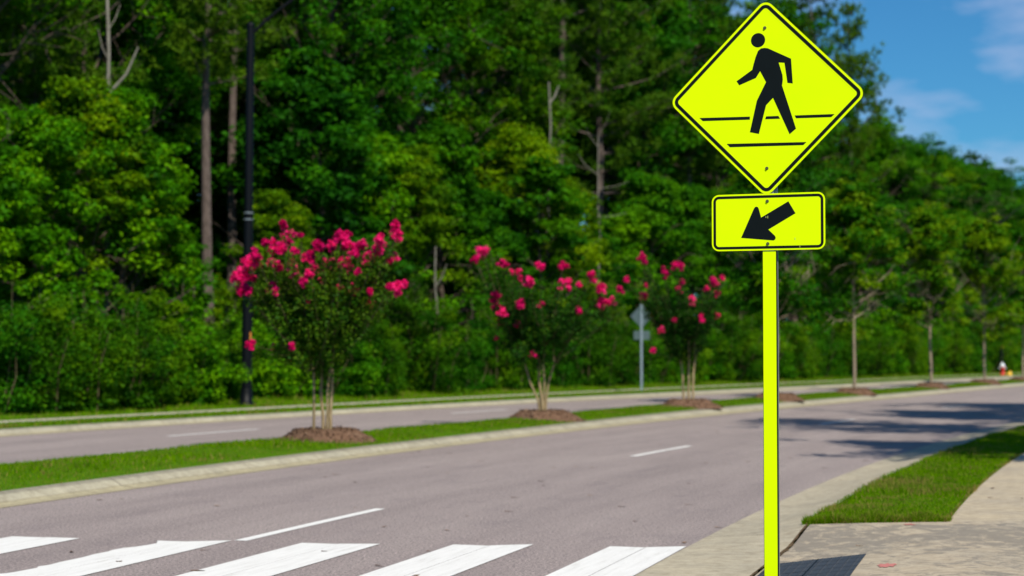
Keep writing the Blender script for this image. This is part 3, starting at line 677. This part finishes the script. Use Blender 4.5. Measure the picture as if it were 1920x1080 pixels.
def proto_tree(key, name, cat, tubes, C, mleaf, mbark, rg, per, size, rc, flat=.6, up=.7, clump_tint=.16, leafname='crown', aspect=.62, holes=0):
    r = empty(name, (0, 0, -50))
    link('trunk', tubes_mesh('trunk', tubes), M[mbark], r)
    if holes:      # the crown is open in places
        g_ = sum(np.sin(C @ rg.normal(0, holes, 3) + rg.uniform(0, 6.28)) for _ in range(6)); C = C[g_ > np.quantile(g_, .24)]
    Rr = rc * rg.uniform(.6, 1.3, len(C)); tc_ = np.clip(.5 + rg.normal(0, clump_tint, len(C)), 0, 1)
    link(leafname, leaf_mesh(leafname, C, Rr, tc_, per, size, rg, flat, up, aspect), M[mleaf], r)
    r['category'] = cat; PROTO[key] = [r, False, cat]; return r
round_prof = lambda u: math.sin(math.pi * min(1, .22 + u * .78)) ** .65
full_prof = lambda u: (1 - u) ** .55 * .85 + .15
for k in range(3):     # bushy mid-height broadleaf, leaves down to the ground
    rg = np.random.default_rng(100 + k)
    tb, C = grow(rg, 8, .07, 2.7, 34, full_prof, .10, sub=4, rise=(.1, 1.0))
    proto_tree(f'mid{k}', 'broadleaf_tree', 'tree', tb, C, ['leaf_a', 'leaf_b', 'leaf_y'][k], 'bark_dark', rg, 100, [.16, .17, .14][k], .50, .5, .9, .2, holes=1.3)
for k in range(3):     # tall broadleaf
    rg = np.random.default_rng(200 + k)
    tb, C = grow(rg, 17.5, [.46, .25, .40][k], 4.3, 42, round_prof, .22, sub=6, rise=(.05, 1.0), crook=.3)
    proto_tree(f'tall{k}', 'broadleaf_tree', 'tree', tb, C, ['leaf_b', 'leaf_a', 'leaf_c'][k], 'bark_dark', rg, 95, [.20, .19, .19][k], .72, .5, .9, .2, holes=.8)
def pine(rg, H, bare, Rad, nwh, trunk_r):
    tubes = []; tips = []; dirs = []
    zs = np.linspace(0, H, 10); xy = np.cumsum(rg.normal(0, .05, (10, 2)), 0); xy[0] = 0; T = np.column_stack([xy, zs]); tr = trunk_r * (1 - zs / H * .85)
    tubes.append((T.tolist(), tr.tolist()))
    for w in range(nwh):
        u = (w + rg.random() * .6) / nwh; z = H * (bare + (.99 - bare) * u); nb = rg.integers(3, 6)
        for q in range(nb):
            az = rg.uniform(0, 6.28); ln = Rad * ((1 - u) ** .6 * .9 + .12) * rg.uniform(.45, 1.15) * (1 if u > .15 else .7)
            d = np.array([math.cos(az), math.sin(az), rg.uniform(-.05, .35) + u * .3]); st = np.array([np.interp(z, zs, T[:, 0]), np.interp(z, zs, T[:, 1]), z])
            pts = [st + d * ln * t + np.array([0, 0, .22 * ln * t * t]) + rg.normal(0, .04, 3) * ln * t for t in (0, .33, .66, 1)]
            r0 = .02 + .03 * ln / Rad; tubes.append(([p.tolist() for p in pts], [r0, r0 * .7, r0 * .45, r0 * .2]))
            for e in range(int(5 + ln * 8)):
                t = .35 + .65 * rg.random(); b0 = st + d * ln * t + np.array([0, 0, .22 * ln * t * t])
                tips.append(b0 + rg.normal(0, .17, 3) * (1 + ln * .35) * np.array([1, 1, .4])); dirs.append(d)
    return tubes, np.array(tips)
def needle_mesh(name, C, per, length, width, rg, tint):
    k = len(C); n = k * per; idx = np.repeat(np.arange(k), per)
    d = rg.normal(size=(n, 3)) + np.array([0, 0, .55]); d /= np.linalg.norm(d, axis=1)[:, None]
    a = rg.normal(size=(n, 3)); a -= d * (a * d).sum(1)[:, None]; a /= np.linalg.norm(a, axis=1)[:, None]
    P = C[idx]; l = (length * rg.uniform(.6, 1.25, n))[:, None]
    V = np.empty((n, 3, 3)); V[:, 0] = P + a * width / 2 + d * l * .08; V[:, 1] = P - a * width / 2 + d * l * .08; V[:, 2] = P + d * l
    t = np.clip(tint[idx] + rg.normal(0, .1, n), 0, 1)
    return mesh_np(name, V.reshape(-1, 3), np.arange(3 * n).reshape(-1, 3), 3, tint=np.repeat(t, 3))
def proto_pine(key, name, seed, H, bare, Rad, nwh, tr, per=18, ln=.30, wd=.05, m='needle'):
    rg = np.random.default_rng(seed); tb, C = pine(rg, H, bare, Rad, nwh, tr); r = empty(name, (0, 0, -50))
    link('trunk', tubes_mesh('trunk', tb), M['bark_pine'], r)
    link('crown', needle_mesh('crown', C, per, ln, wd, rg, np.clip(.5 + rg.normal(0, .17, len(C)), 0, 1)), M[m], r); r['category'] = 'tree'; PROTO[key] = [r, False, 'tree']
proto_pine('pine0', 'pine_tree', 301, 19.5, .48, 3.6, 15, .21)
proto_pine('pine1', 'pine_tree', 302, 18.5, .36, 3.9, 18, .19)
proto_pine('pine2', 'pine_tree', 303, 21.0, .55, 3.3, 13, .22)
proto_pine('sapling', 'pine_sapling', 304, 4.6, .05, 1.35, 16, .05, 14, .24, .035)
for k in range(4):      # bushes
    rg = np.random.default_rng(400 + k); C = []; tb = []
    Hs = [2.9, 2.3, 3.4, 2.0][k]; Rs = [1.5, 1.5, 1.5, 1.2][k]
    for q in range(17):
        az = rg.uniform(0, 6.28); b0 = np.array([math.cos(az), math.sin(az), 0]) * rg.uniform(0, Rs * .55); e = b0 * rg.uniform(1.2, 2.6) + np.array([0, 0, Hs * rg.uniform(.45, 1)])
        mdl = (b0 + e) / 2 + rg.normal(0, .1, 3); tb.append(([b0.tolist(), mdl.tolist(), e.tolist()], [.025, .016, .006]))
        for w in range(7):
            t = rg.uniform(.05, 1); C.append(b0 * (1 - t) + e * t + rg.normal(0, .28, 3) * np.array([1, 1, .6]))
    C = np.array(C); C[:, 2] = np.maximum(C[:, 2], .12)
    proto_tree(f'bush{k}', 'bush', 'bush', tb, C, ['leaf_c', 'leaf_a', 'leaf_b', 'leaf_a'][k], 'twig', rg, 105, [.10, .13, .09, .12][k], .36, .8, .8, .22, leafname='leaves')
for k in range(2):      # street maples
    rg = np.random.default_rng(500 + k)
    tb, C = grow(rg, 6.7, .32, 1.85, 44, lambda u: math.sin(math.pi * min(1, .28 + u * .70)) ** .6, .062, sub=6, rise=(.25, 1.15), crook=.12, top=.95)
    proto_tree(f'maple{k}', 'street_tree', 'tree', tb, C, 'leaf_maple', 'bark_maple', rg, 54, .15, .36, .6, .8, .24, holes=1.6)

def put(key, x, y, z, sc, rz, label, group, sz=None):
    P = PROTO[key]
    if not P[1]: r = P[0]; P[1] = True
    else: r = copy_tree(P[0])
    r.location = (x, y, z); r.rotation_euler = (0, 0, rz); r.scale = (sc, sc, sz or sc)
    for kk in ('label', 'group'):
        if kk in r: del r[kk]
    r['label'] = label; r['group'] = group; r['category'] = P[2]
    return r

def px_to_s(px, o):
    """where the sight line at image column px meets the line parallel to the road at offset o"""
    s = np.arange(-30, 300, .5); x, y = world_so(s, np.full(len(s), float(o))); q = 960 + F_PX * x / np.maximum(y, 1); m_ = (y > 12)
    return float(np.interp(px, q[m_], s[m_]))

# ------------------------------------------------------------------ median trees and mulch mounds
def med_o(s): return float((oM1(s) + oM2(s)) / 2)
def s_on_median(px):
    s = np.arange(5, 120, .25); o = (oM1(s) + oM2(s)) / 2 + .15; x, y = world_so(s, o); return float(np.interp(px, 960 + F_PX * x / y, s))
TREES = [12.0, 21.1, 30.1, 37.2, 44.8, s_on_median(1745), s_on_median(1845), s_on_median(1917)]
mulch_l = ['brown mulch mound under the nearest flowering tree', 'brown mulch mound under the middle flowering tree', 'brown mulch mound under the farthest flowering tree', 'mulch mound half hidden behind the yellow sign post',
           'mulch mound just right of the yellow post under a young maple', 'mulch mound under the second young maple right of the post', 'mulch mound under the third young maple left of the hydrant', 'mulch mound at the right edge of the median']
def med_o(s): return float((oM1(s) + oM2(s)) / 2)
for k, s0 in enumerate(TREES[:8]):
    x, y, _ = at(s0, -5.0 if k < 5 else med_o(s0) + .15); rg = np.random.default_rng(600 + k)
    rr = [.78, .80, .82, .80, .74, .72, .76, .76][k]
    nr, na = 14, 40; V = [(0, 0, .17)]
    for i in range(1, nr + 1):
        t = i / nr
        for j in range(na):
            w = 2 * math.pi * j / na; ed = 1 + .07 * math.sin(3 * w + k) + .05 * math.sin(7 * w + 2 * k)
            z = (0.17 + .065 * math.exp(-((t - .55) / .2) ** 2)) * (1 - t ** 3.2) - .02 * t + rg.normal(0, .006); V.append((rr * t * ed * math.cos(w), rr * t * ed * math.sin(w), z))
    Fq = [(0, 1 + j, 1 + (j + 1) % na) for j in range(na)] + [(1+(i-1)*na+j, 1+i*na+j, 1+i*na+(j+1) % na, 1+(i-1)*na+(j+1) % na) for i in range(1, nr) for j in range(na)]
    me = bpy.data.meshes.new('mulch_mound'); me.from_pydata(V, [], Fq); me.polygons.foreach_set('use_smooth', [True] * len(Fq)); me.update()
    mm = link('mulch_mound', me, M['mulch'], None, (x, y, .14)); tag(mm, mulch_l[k], 'mulch', 'mulch mounds along the median')
    Va = np.array(V); idc = rg.integers(0, len(Va), 900); Cc = Va[idc] + np.column_stack([rg.normal(0, .02, 900), rg.normal(0, .02, 900), np.full(900, .008)])
    link('wood_chip', leaf_mesh('wood_chip', Cc, np.full(900, .02), rg.uniform(0.1, .9, 900), 2, .055, rg, .4, 1.2, .35), M['chip'], mm)['kind'] = 'stuff'

def flower_mesh(r, rg):
    """one crinkled flower head: a knobbly cone of small petals, about r in radius"""
    kn = 5 + int(r * 40); C = [(0, 0, 0)]
    for q in range(kn):
        a = rg.uniform(0, 6.28); h = rg.uniform(-.6, 1.0); w = (1 - max(0, h) * .7) * rg.uniform(.3, .75)
        C.append((r * w * math.cos(a), r * w * math.sin(a), r * h * .85))
    C = np.array(C); return leaf_mesh('flower_cluster', C, np.full(len(C), r * .42) * rg.uniform(.7, 1.2, len(C)), np.clip(.5 + rg.normal(0, .12, len(C)), 0, 1), 26, .055, rg, .9, .4, .9)
def myrtle(s0, fl, cx0, scale, org, stems, low, label, seed, xpx, leafy, zlow):
    x, y, _ = at(s0, -5.0); rg = np.random.default_rng(seed); base = .34; k_ = y / F_PX
    r = empty('crape_myrtle', (x, y, base)); tag(r, label, 'tree', 'flowering trees on the median')
    def loc(px, py): return (px - xpx) * k_, CAM_H - (py - Y_H) * k_ - base
    heads = []
    for (a, c, rad) in fl:
        u, z = loc(org[0] + a / scale, org[1] + c / scale); rm = rad / scale * k_ * ((1.32 if c < 700 else 1.0) if s0 < 15 else 1.14)
        edge = min(1, abs(u) / 1.4); dy = rg.uniform(-1, .35) * (1.15 * math.sqrt(max(.05, 1 - edge ** 2)))
        heads.append((np.array([u, dy, z]), rm))
    tops = []
    for (bx, tx, tz, rd) in stems:      # stems
        dyy = rg.uniform(-.12, .12); e = np.array([tx, rg.uniform(-.25, .25), tz]); b0 = np.array([bx, dyy, -.2])
        pts = [b0 + (e - b0) * t + np.array([rg.normal(0, .02), rg.normal(0, .02), 0]) for t in (0, .25, .5, .75, 1)]; pts[1][0] = bx * .75 + pts[1][0] * .25
        link('stem', tubes_mesh('stem', [([p.tolist() for p in pts], (rd * np.array([1.15, 1, .9, .8, .65])).tolist())], 8), M['bark_tan'], r); tops += [pts[4], pts[3]]
    tops = np.array(tops); tb = []; C = []; Rr = []
    ends = [h for h, _ in heads]
    for q in range(leafy):      # leafy shoots without flowers
        f = rg.integers(0, len(heads)); h = heads[f][0]; t = rg.uniform(.25, .95)
        e = tops[rg.integers(0, len(tops))] * (1 - t) + h * t + rg.normal(0, .14, 3); e[1] = rg.normal(0, .5); e[2] = max(e[2], zlow + abs(e[0]) * .25 + rg.uniform(0, .2)); ends.append(e)
    for e in ends:
        d_ = np.linalg.norm((tops - e) * np.array([1, 1, .5]), axis=1); b0 = tops[int(np.argmin(d_ + rg.uniform(0, .3, len(tops))))]
        mdl = (b0 + e) / 2; mdl[2] -= .08 * np.linalg.norm(e - b0); mdl[:2] = b0[:2] * .45 + e[:2] * .55
        tb.append(([b0.tolist(), mdl.tolist(), e.tolist()], [.012, .008, .004])); n_ = int(4 + np.linalg.norm(e - b0) * 7)
        for w in range(n_):
            t = .25 + .7 * (w + rg.random()) / n_; c = (1-t)**2 * b0 + 2*t*(1-t) * mdl + t*t * e
            C.append(c + rg.normal(0, .05, 3)); Rr.append(.10 + .05 * rg.random())
    for q in range(low):        # dense green heart of the crown
        a = rg.uniform(0, 6.28); h = rg.random() ** .8; w = (.20 + .95 * h) * math.sqrt(rg.random()); C.append(np.array([w * math.cos(a), w * math.sin(a), zlow + (1.5 * h)])); Rr.append(.16)
    link('branches', tubes_mesh('branches', tb), M['twig'], r)
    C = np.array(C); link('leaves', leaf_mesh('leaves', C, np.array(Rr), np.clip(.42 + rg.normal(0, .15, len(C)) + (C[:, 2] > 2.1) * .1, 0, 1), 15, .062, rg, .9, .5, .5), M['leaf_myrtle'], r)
    for h, rm in heads[:98]:
        o = link('flower_cluster', flower_mesh(max(rm, .05), rg), M['petal'], r, tuple(h)); o.rotation_euler = (rg.normal(0, .3), rg.normal(0, .3), 0)
    return r
FL1 = [(420,165,28),(425,225,45),(485,205,15),(340,290,45),(300,270,20),(250,345,30),(170,390,42),(250,390,35),(310,385,22),(415,320,35),(430,385,25),(370,410,30),(115,470,50),(165,470,35),(100,545,25),(165,565,40),(205,480,15),(285,495,22),(345,550,30),(370,580,15),(475,465,45),(490,335,25),(520,350,22),(585,360,32),(560,410,30),(610,270,25),(640,295,30),(690,265,30),(775,190,22),(760,240,42),(790,280,35),(700,310,20),(850,300,35),(885,285,32),(860,340,28),(780,370,28),(650,395,28),(665,445,28),(740,420,28),(590,470,28),(600,500,20),(550,520,25),(575,545,14),(690,370,14),(820,415,20),(925,345,38),(920,390,22),(1000,315,38),(1020,250,28),(1020,275,22),(1100,150,25),(1080,195,42),(1120,200,20),(1085,350,28),(1050,378,16),(890,455,18),(840,550,42),(950,535,42),(960,575,18),(940,630,28),(935,655,18),(1115,555,40),(1150,525,22),(1080,540,18),(760,550,18),(210,900,36),(320,920,25),(490,915,28),(405,988,18),(575,635,12),(635,515,20),(780,400,22)]
FL2 = [(170,135,32),(140,178,22),(265,205,22),(285,210,15),(312,235,14),(347,240,18),(350,265,14),(395,295,25),(443,215,23),(565,203,27),(575,295,32),(550,285,15),(695,260,28),(632,300,16),(742,320,30),(750,385,30),(795,375,22),(235,360,28),(240,395,25),(265,432,26),(262,472,22),(350,402,28),(455,390,20),(630,415,18),(630,432,14),(338,487,16),(415,632,18),(238,550,9),(833,323,18)]
FL3 = [(935,165,22),(945,185,14),(1043,248,22),(1045,210,12),(1090,205,28),(1105,220,18),(943,350,24),(1113,290,14),(1118,320,20),(1285,285,28),(1305,270,14),(1228,320,12),(1293,340,18),(1182,372,26),(1200,462,24),(1075,470,13),(1302,440,14),(1020,515,18),(1037,508,10),(978,608,16),(990,440,12),(945,305,12),(860,270,18)]
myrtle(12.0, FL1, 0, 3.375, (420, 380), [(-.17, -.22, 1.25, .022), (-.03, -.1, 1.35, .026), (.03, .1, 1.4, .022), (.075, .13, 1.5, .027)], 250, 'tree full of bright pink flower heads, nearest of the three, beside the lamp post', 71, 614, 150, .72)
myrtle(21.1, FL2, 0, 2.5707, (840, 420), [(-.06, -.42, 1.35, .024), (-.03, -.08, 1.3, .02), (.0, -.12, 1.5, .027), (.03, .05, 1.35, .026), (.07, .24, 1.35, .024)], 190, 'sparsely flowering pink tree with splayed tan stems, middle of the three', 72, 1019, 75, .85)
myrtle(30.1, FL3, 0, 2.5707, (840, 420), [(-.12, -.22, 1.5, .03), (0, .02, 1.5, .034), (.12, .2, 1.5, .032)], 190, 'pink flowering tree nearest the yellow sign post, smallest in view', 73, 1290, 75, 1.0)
ml = ['young maple behind the arrow plaque and the yellow post', 'young maple just right of the arrow plaque, first beyond the post', 'second young maple to the right of the yellow post', 'young maple just left of the small red hydrant', 'young maple at the right edge of the view']
for k, s0 in enumerate(TREES[3:8]):
    x, y, _ = at(s0, -5.0 if k < 2 else med_o(s0) + .15)
    put(f'maple{k % 2}', x, y, .30, [1.0, 1.0, .98, 1.02, 1.04][k], k * 1.7, ml[k], 'young maples on the median')

# ------------------------------------------------------------------ the woods
LM = [(0, 130, 'at the left edge of the woods'), (130, 260, 'in the left part of the woods'), (260, 380, 'left of the bare pine trunk'), (380, 455, 'just left of the black lamp post'), (455, 540, 'behind the black lamp post'),
      (540, 700, 'behind the nearest flowering tree'), (700, 860, 'just right of the nearest flowering tree'), (860, 960, 'left of the middle flowering tree'), (960, 1100, 'behind the middle flowering tree'), (1100, 1180, 'just left of the grey sign back'),
      (1180, 1240, 'behind the grey sign back'), (1240, 1350, 'behind the farthest flowering tree'), (1350, 1500, 'behind the yellow crosswalk sign'), (1500, 1660, 'behind the first maple right of the post'),
      (1660, 1790, 'behind the second maple right of the post'), (1790, 1880, 'behind the red hydrant'), (1880, 1990, 'at the right edge of the view')]
def lmark(px):
    for a, b_, t in LM:
        if a <= px < b_: return t
    return 'beyond the left edge of the view' if px < 0 else 'beyond the right edge of the view'
used = {}
def label_for(desc, px):
    l = f'{desc} {lmark(px)}'; used[l] = used.get(l, 0) + 1
    if used[l] > 1: l = f"{['', 'second', 'third', 'fourth', 'fifth', 'sixth', 'seventh', 'eighth', 'ninth'][min(8, used[l] - 1)]} {desc} {lmark(px)}"
    return l
def skyline(px): return float(np.interp(px, [0, 1480, 1560, 1690, 1750, 1800, 1850, 1885, 1900, 1990], [-900, -900, 60, 232, 240, 272, 300, 338, 350, 352]))
rw = random.Random(5)
DESC = {'bush0': 'olive green bush', 'bush1': 'bright green bush', 'bush2': 'tall dark green bush', 'bush3': 'low bright green bush', 'sapling': 'young pine sapling',
        'mid0': 'bright leafy tree clothed to the ground', 'mid1': 'darker leafy tree clothed to the ground', 'mid2': 'small leaved bright tree', 'tall0': 'tall dark broadleaf tree', 'tall1': 'tall bright broadleaf tree', 'tall2': 'tall olive broadleaf tree',
        'pine0': 'tall pine', 'pine1': 'bushy tall pine', 'pine2': 'very tall bare stemmed pine'}
HT = {'mid0': 8.4, 'mid1': 8.4, 'mid2': 8.4, 'tall0': 17.5, 'tall1': 17.5, 'tall2': 17.5, 'pine0': 20.2, 'pine1': 19.2, 'pine2': 21.7, 'bush0': 3, 'bush1': 2.6, 'bush2': 3.6, 'bush3': 2.3, 'sapling': 4.8}
BUSH_SHIFT = 0.9
def wood(key, px, o, sc=1.0, group='trees at the edge of the woods', label=None, cap=True):
    if key[:4] == 'bush' and not 380 < px < 560: o += BUSH_SHIFT
    s_ = px_to_s(px, o); x, y, _ = at(s_, o)
    if cap:
        top = CAM_H + (Y_H - skyline(px)) * y / F_PX; sc = min(sc, (top + .7) / HT[key])
        if sc < .3: return None
    if px < 1500 and px > 1000 and key[:4] in ('tall', 'pine') and group != 'x': sc *= 1.32
    z = float(np.interp(-o, [15.2, 16.4, 22, 40, 140], [.2, .23, .4, .6, .8])) - .05
    return put(key, x, y, z, sc * rw.uniform(.97, 1.0), rw.uniform(0, 6.28), label or label_for(DESC[key], px), group)
# bushes at the foot of the woods
for key, px, o, sc in [('bush2', -30, -17.2, .95), ('bush0', 45, -17.0, .9), ('bush0', 120, -17.0, 1.0), ('bush2', 190, -17.6, .95), ('bush0', 225, -16.9, .85), ('bush0', 285, -17.4, 1.1), ('bush1', 345, -17.2, .8), ('bush0', 400, -17.0, .8), ('bush1', 445, -17.3, .9),
        ('bush1', 520, -17.2, 1.0), ('bush2', 585, -17.6, .9), ('bush1', 650, -17.2, .8), ('bush0', 705, -17.1, .9), ('sapling', 745, -17.6, .95), ('bush0', 800, -17.4, 1.15), ('bush2', 870, -17.2, .9), ('bush0', 930, -17.4, 1.1),
        ('bush1', 985, -17.2, .9), ('bush2', 1040, -17.4, .95), ('bush0', 1100, -17.2, 1.1), ('sapling', 1140, -18.0, .9), ('bush0', 1165, -17.2, 1.0), ('bush2', 1215, -17.4, 1.0), ('bush0', 1265, -17.2, 1.0), ('bush1', 1310, -17.4, 1.0),
        ('bush0', 1350, -17.2, 1.2), ('bush0', 1400, -17.2, 1.2), ('bush1', 1445, -17.3, 1.1), ('bush0', 1490, -17.2, 1.1), ('bush2', 1530, -17.4, 1.0), ('bush0', 1570, -17.2, 1.2), ('bush0', 1620, -17.2, 1.2), ('bush1', 1660, -17.4, 1.2),
        ('bush0', 1700, -17.2, 1.2), ('bush2', 1735, -17.4, 1.1), ('bush0', 1770, -17.2, 1.2), ('bush1', 1800, -17.4, 1.2), ('bush0', 1830, -17.2, 1.2), ('bush0', 1858, -17.3, 1.2), ('bush1', 1885, -17.4, 1.2), ('bush0', 1905, -17.2, 1.2), ('bush0', 1930, -17.2, 1.2)]:
    wood(key, px, o, sc, 'bushes along the foot of the woods')
# mid-height trees, clothed to the ground; gap with dark depth around px 300-450
for key, px, o, sc in [('mid0', -40, -19.5, .95), ('mid0', 60, -19.6, .95), ('mid2', 150, -20.2, 1.1), ('mid0', 235, -19.8, 1.08), ('mid0', 310, -20.0, .66), ('mid2', 350, -21.6, .6), ('mid2', 520, -20.0, .8), ('mid1', 600, -20.6, 1.3), ('mid0', 690, -21.5, 1.15), ('mid1', 560, -23.0, 1.5),
        ('mid2', 760, -20.6, 1.1), ('mid0', 830, -20.8, 1.25), ('mid1', 900, -20.4, 1.0), ('mid2', 960, -21.6, 1.35), ('mid1', 1012, -19.9, 1.15), ('mid2', 1060, -21.0, 1.1), ('mid1', 1120, -20.6, .85), ('mid0', 1170, -21.0, 1.0),
        ('mid1', 1220, -20.6, 1.25), ('mid0', 1270, -21.0, 1.2), ('mid1', 1330, -20.6, 1.2), ('mid2', 1390, -21.0, 1.3), ('mid1', 1450, -20.6, 1.25), ('mid1', 1510, -21.0, 1.3), ('mid0', 1560, -20.6, 1.35), ('mid1', 1610, -21.0, 1.4),
        ('mid1', 1650, -20.6, 1.4), ('mid0', 1690, -20.8, 1.4), ('mid1', 1725, -20.4, 1.4), ('mid1', 1760, -20.8, 1.4), ('mid0', 1795, -20.6, 1.4), ('mid1', 1825, -20.6, 1.4), ('mid1', 1855, -20.8, 1.4), ('mid1', 1885, -20.6, 1.4), ('mid0', 1915, -20.8, 1.4), ('mid1', 1945, -20.8, 1.4)]:
    wood(key, px, o, sc)
# tall trees
for key, px, o, sc in [('tall1', -60, -24, 1.0), ('pine1', 60, -24, .95), ('tall1', 160, -27, 1.05), ('pine0', 395, -20.5, 1.0), ('tall0', 270, -29, 1.0), ('pine2', 433, -25, 1.0), ('tall2', 350, -33, 1.1), ('pine1', 520, -27, 1.0), ('tall0', 640, -24.5, 1.05), ('tall1', 770, -25, 1.05),
        ('tall2', 880, -24.5, 1.0), ('pine2', 955, -25, 1.0), ('pine0', 990, -22.8, .98), ('pine2', 1040, -26, 1.05), ('pine1', 1120, -25, 1.0), ('tall0', 1200, -26, .95), ('pine1', 1290, -25, 1.0), ('tall2', 1360, -27, .98), ('tall0', 1440, -25, 1.0), ('pine1', 1490, -27, .95)]:
    wood(key, px, o, sc)
w1 = wood('pine1', 1598, -24, 1.0, label='open crowned pine against the sky, right of the diamond sign', cap=False); w1.scale = (.86, .86, 1.3)
w1 = wood('pine0', 1530, -27, 1.0, cap=False); w1.scale = (1.0, 1.0, 1.35)
for key, px, o, sc in [('tall1', 1640, -26, 1), ('tall0', 1690, -25, 1), ('tall2', 1740, -25.5, 1), ('tall0', 1775, -25, 1), ('tall0', 1805, -25.5, 1), ('tall1', 1835, -25, 1), ('tall0', 1862, -26, 1), ('tall0', 1885, -25.5, 1), ('tall2', 1905, -25, 1), ('tall0', 1930, -27, 1), ('tall0', 1955, -27, 1), ('tall2', 1895, -34, 1), ('tall0', 1915, -36, 1)]:
    wood(key, px, o, sc)
# one tree breaking the skyline at the right
wood('tall1', 1632, -25.5, 1.05, label='full crowned broadleaf tree at the foot of the open crowned pine', cap=False)
wood('mid2', 1738, -24, 1.95, label='round topped tree standing above the skyline left of the clouds', cap=False)
# dim interior: rows deeper in
keys = ['tall0', 'tall2', 'mid1', 'tall0', 'pine1', 'mid1', 'tall0', 'pine2', 'mid1', 'tall2', 'mid1']
for row, (o, step) in enumerate([(-31, 85), (-38, 85), (-46, 80), (-56, 75), (-66, 60), (-76, 55)]):
    px = -140 + row * 30
    while px < 1960:
        dense = 0.55 if px > 1500 else 1.0
        if row > 3 and px > 1480: break
        wood(rw.choice(keys if row < 4 else ['mid1', 'mid0']), px + rw.uniform(-20, 20), o + rw.uniform(-2, 2), rw.uniform(.95, 1.15) * (1.0 if row < 4 else 1.5), 'trees deep in the dim woods', label='dim tree deep in the woods behind the front trees')
        px += step * dense

# bare grey snags and trunks
def snag(px, o, H, forks, rad, label, m='bark_grey'):
    s_ = px_to_s(px, o); x, y, _ = at(s_, o); r = empty('dead_tree', (x, y, .3)); tag(r, label, 'dead tree', 'bare trees among the woods')
    rg = np.random.default_rng(int(px)); zs = np.linspace(0, H, 8); T = np.column_stack([np.cumsum(rg.normal(0, .07, 8)), np.cumsum(rg.normal(0, .05, 8)), zs]); T[0, :2] = 0; T[:, 0] -= T[:, 0] * (zs / H) * .5
    link('trunk', tubes_mesh('trunk', [(T.tolist(), (rad * (1 - zs / H * .6)).tolist())]), M[m], r)
    for (z, dx, dz, rr) in forks:
        b0 = np.array([np.interp(z, zs, T[:, 0]), np.interp(z, zs, T[:, 1]), z]); e = b0 + np.array([dx, rg.normal(0, .2), dz]); mdl = (b0 + e) / 2 + np.array([dx * .12, 0, -abs(dz) * .06])
        link('branch', tubes_mesh('branch', [([b0.tolist(), mdl.tolist(), e.tolist()], [rr, rr * .8, rr * .45])]), M[m], r)
    return r
def zof(py, y): return CAM_H + (Y_H - py) * y / F_PX
snag(197, -20.8, 13.6, [(zof(165, 47) - .3, .8, 1.35, .05), (zof(120, 47), -.3, .9, .02), (zof(60, 47), .25, .8, .02)], .085, 'pale bare forked trunk rising above the leafy trees at the left')
snag(1027, -20.6, zof(80, 63) - .3, [(zof(125, 63) - .3, .38, .75, .05)], .09, 'pale broken snag with a short fork left of the diamond sign')
snag(1118, -20.0, zof(200, 66) - .3, [(zof(330, 66), 1.3, .3, .018), (zof(390, 66), 1.2, .2, .016), (zof(240, 66), -.6, 1.1, .014), (zof(300, 66), -.9, 1.0, .018), (zof(215, 66), .5, 1, .012)], .055, 'thin grey dead tree with bare side branches above the grey sign back')
snag(960, -21.6, 9.5, [(7.5, .5, 1.2, .04)], .12, 'bare brown trunk among leaves left of the middle flowering tree', 'bark_pine')
snag(988, -20.8, 6.8, [], .12, 'short dark bare trunk above the middle flowering tree', 'bark_pine')
snag(820, -18.6, 4.9, [(3.5, .4, .8, .03)], .06, 'slender pale stem among leaves right of the nearest flowering tree')

# trees beside the near pavement, outside the picture, that throw the shadows on the road
for k, (x, y, key, sc) in enumerate([(11.9, 27.6, 'pine1', .90), (10.9, 20.3, 'tall0', .72), (15.8, 34.5, 'tall2', .85), (18.5, 41, 'tall1', .85)]):
    if key: put(key, x, y, .1, sc, k * 2.1, ['pine beside the near pavement casting shade on the road', 'first broadleaf tree beside the near pavement casting shade', 'second broadleaf tree beside the near pavement casting shade', 'farthest broadleaf tree beside the near pavement casting shade'][k], 'trees beside the near pavement')
for k_, P in PROTO.items():
    if not P[1]:
        for ch in list(P[0].children): bpy.data.objects.remove(ch)
        bpy.data.objects.remove(P[0])
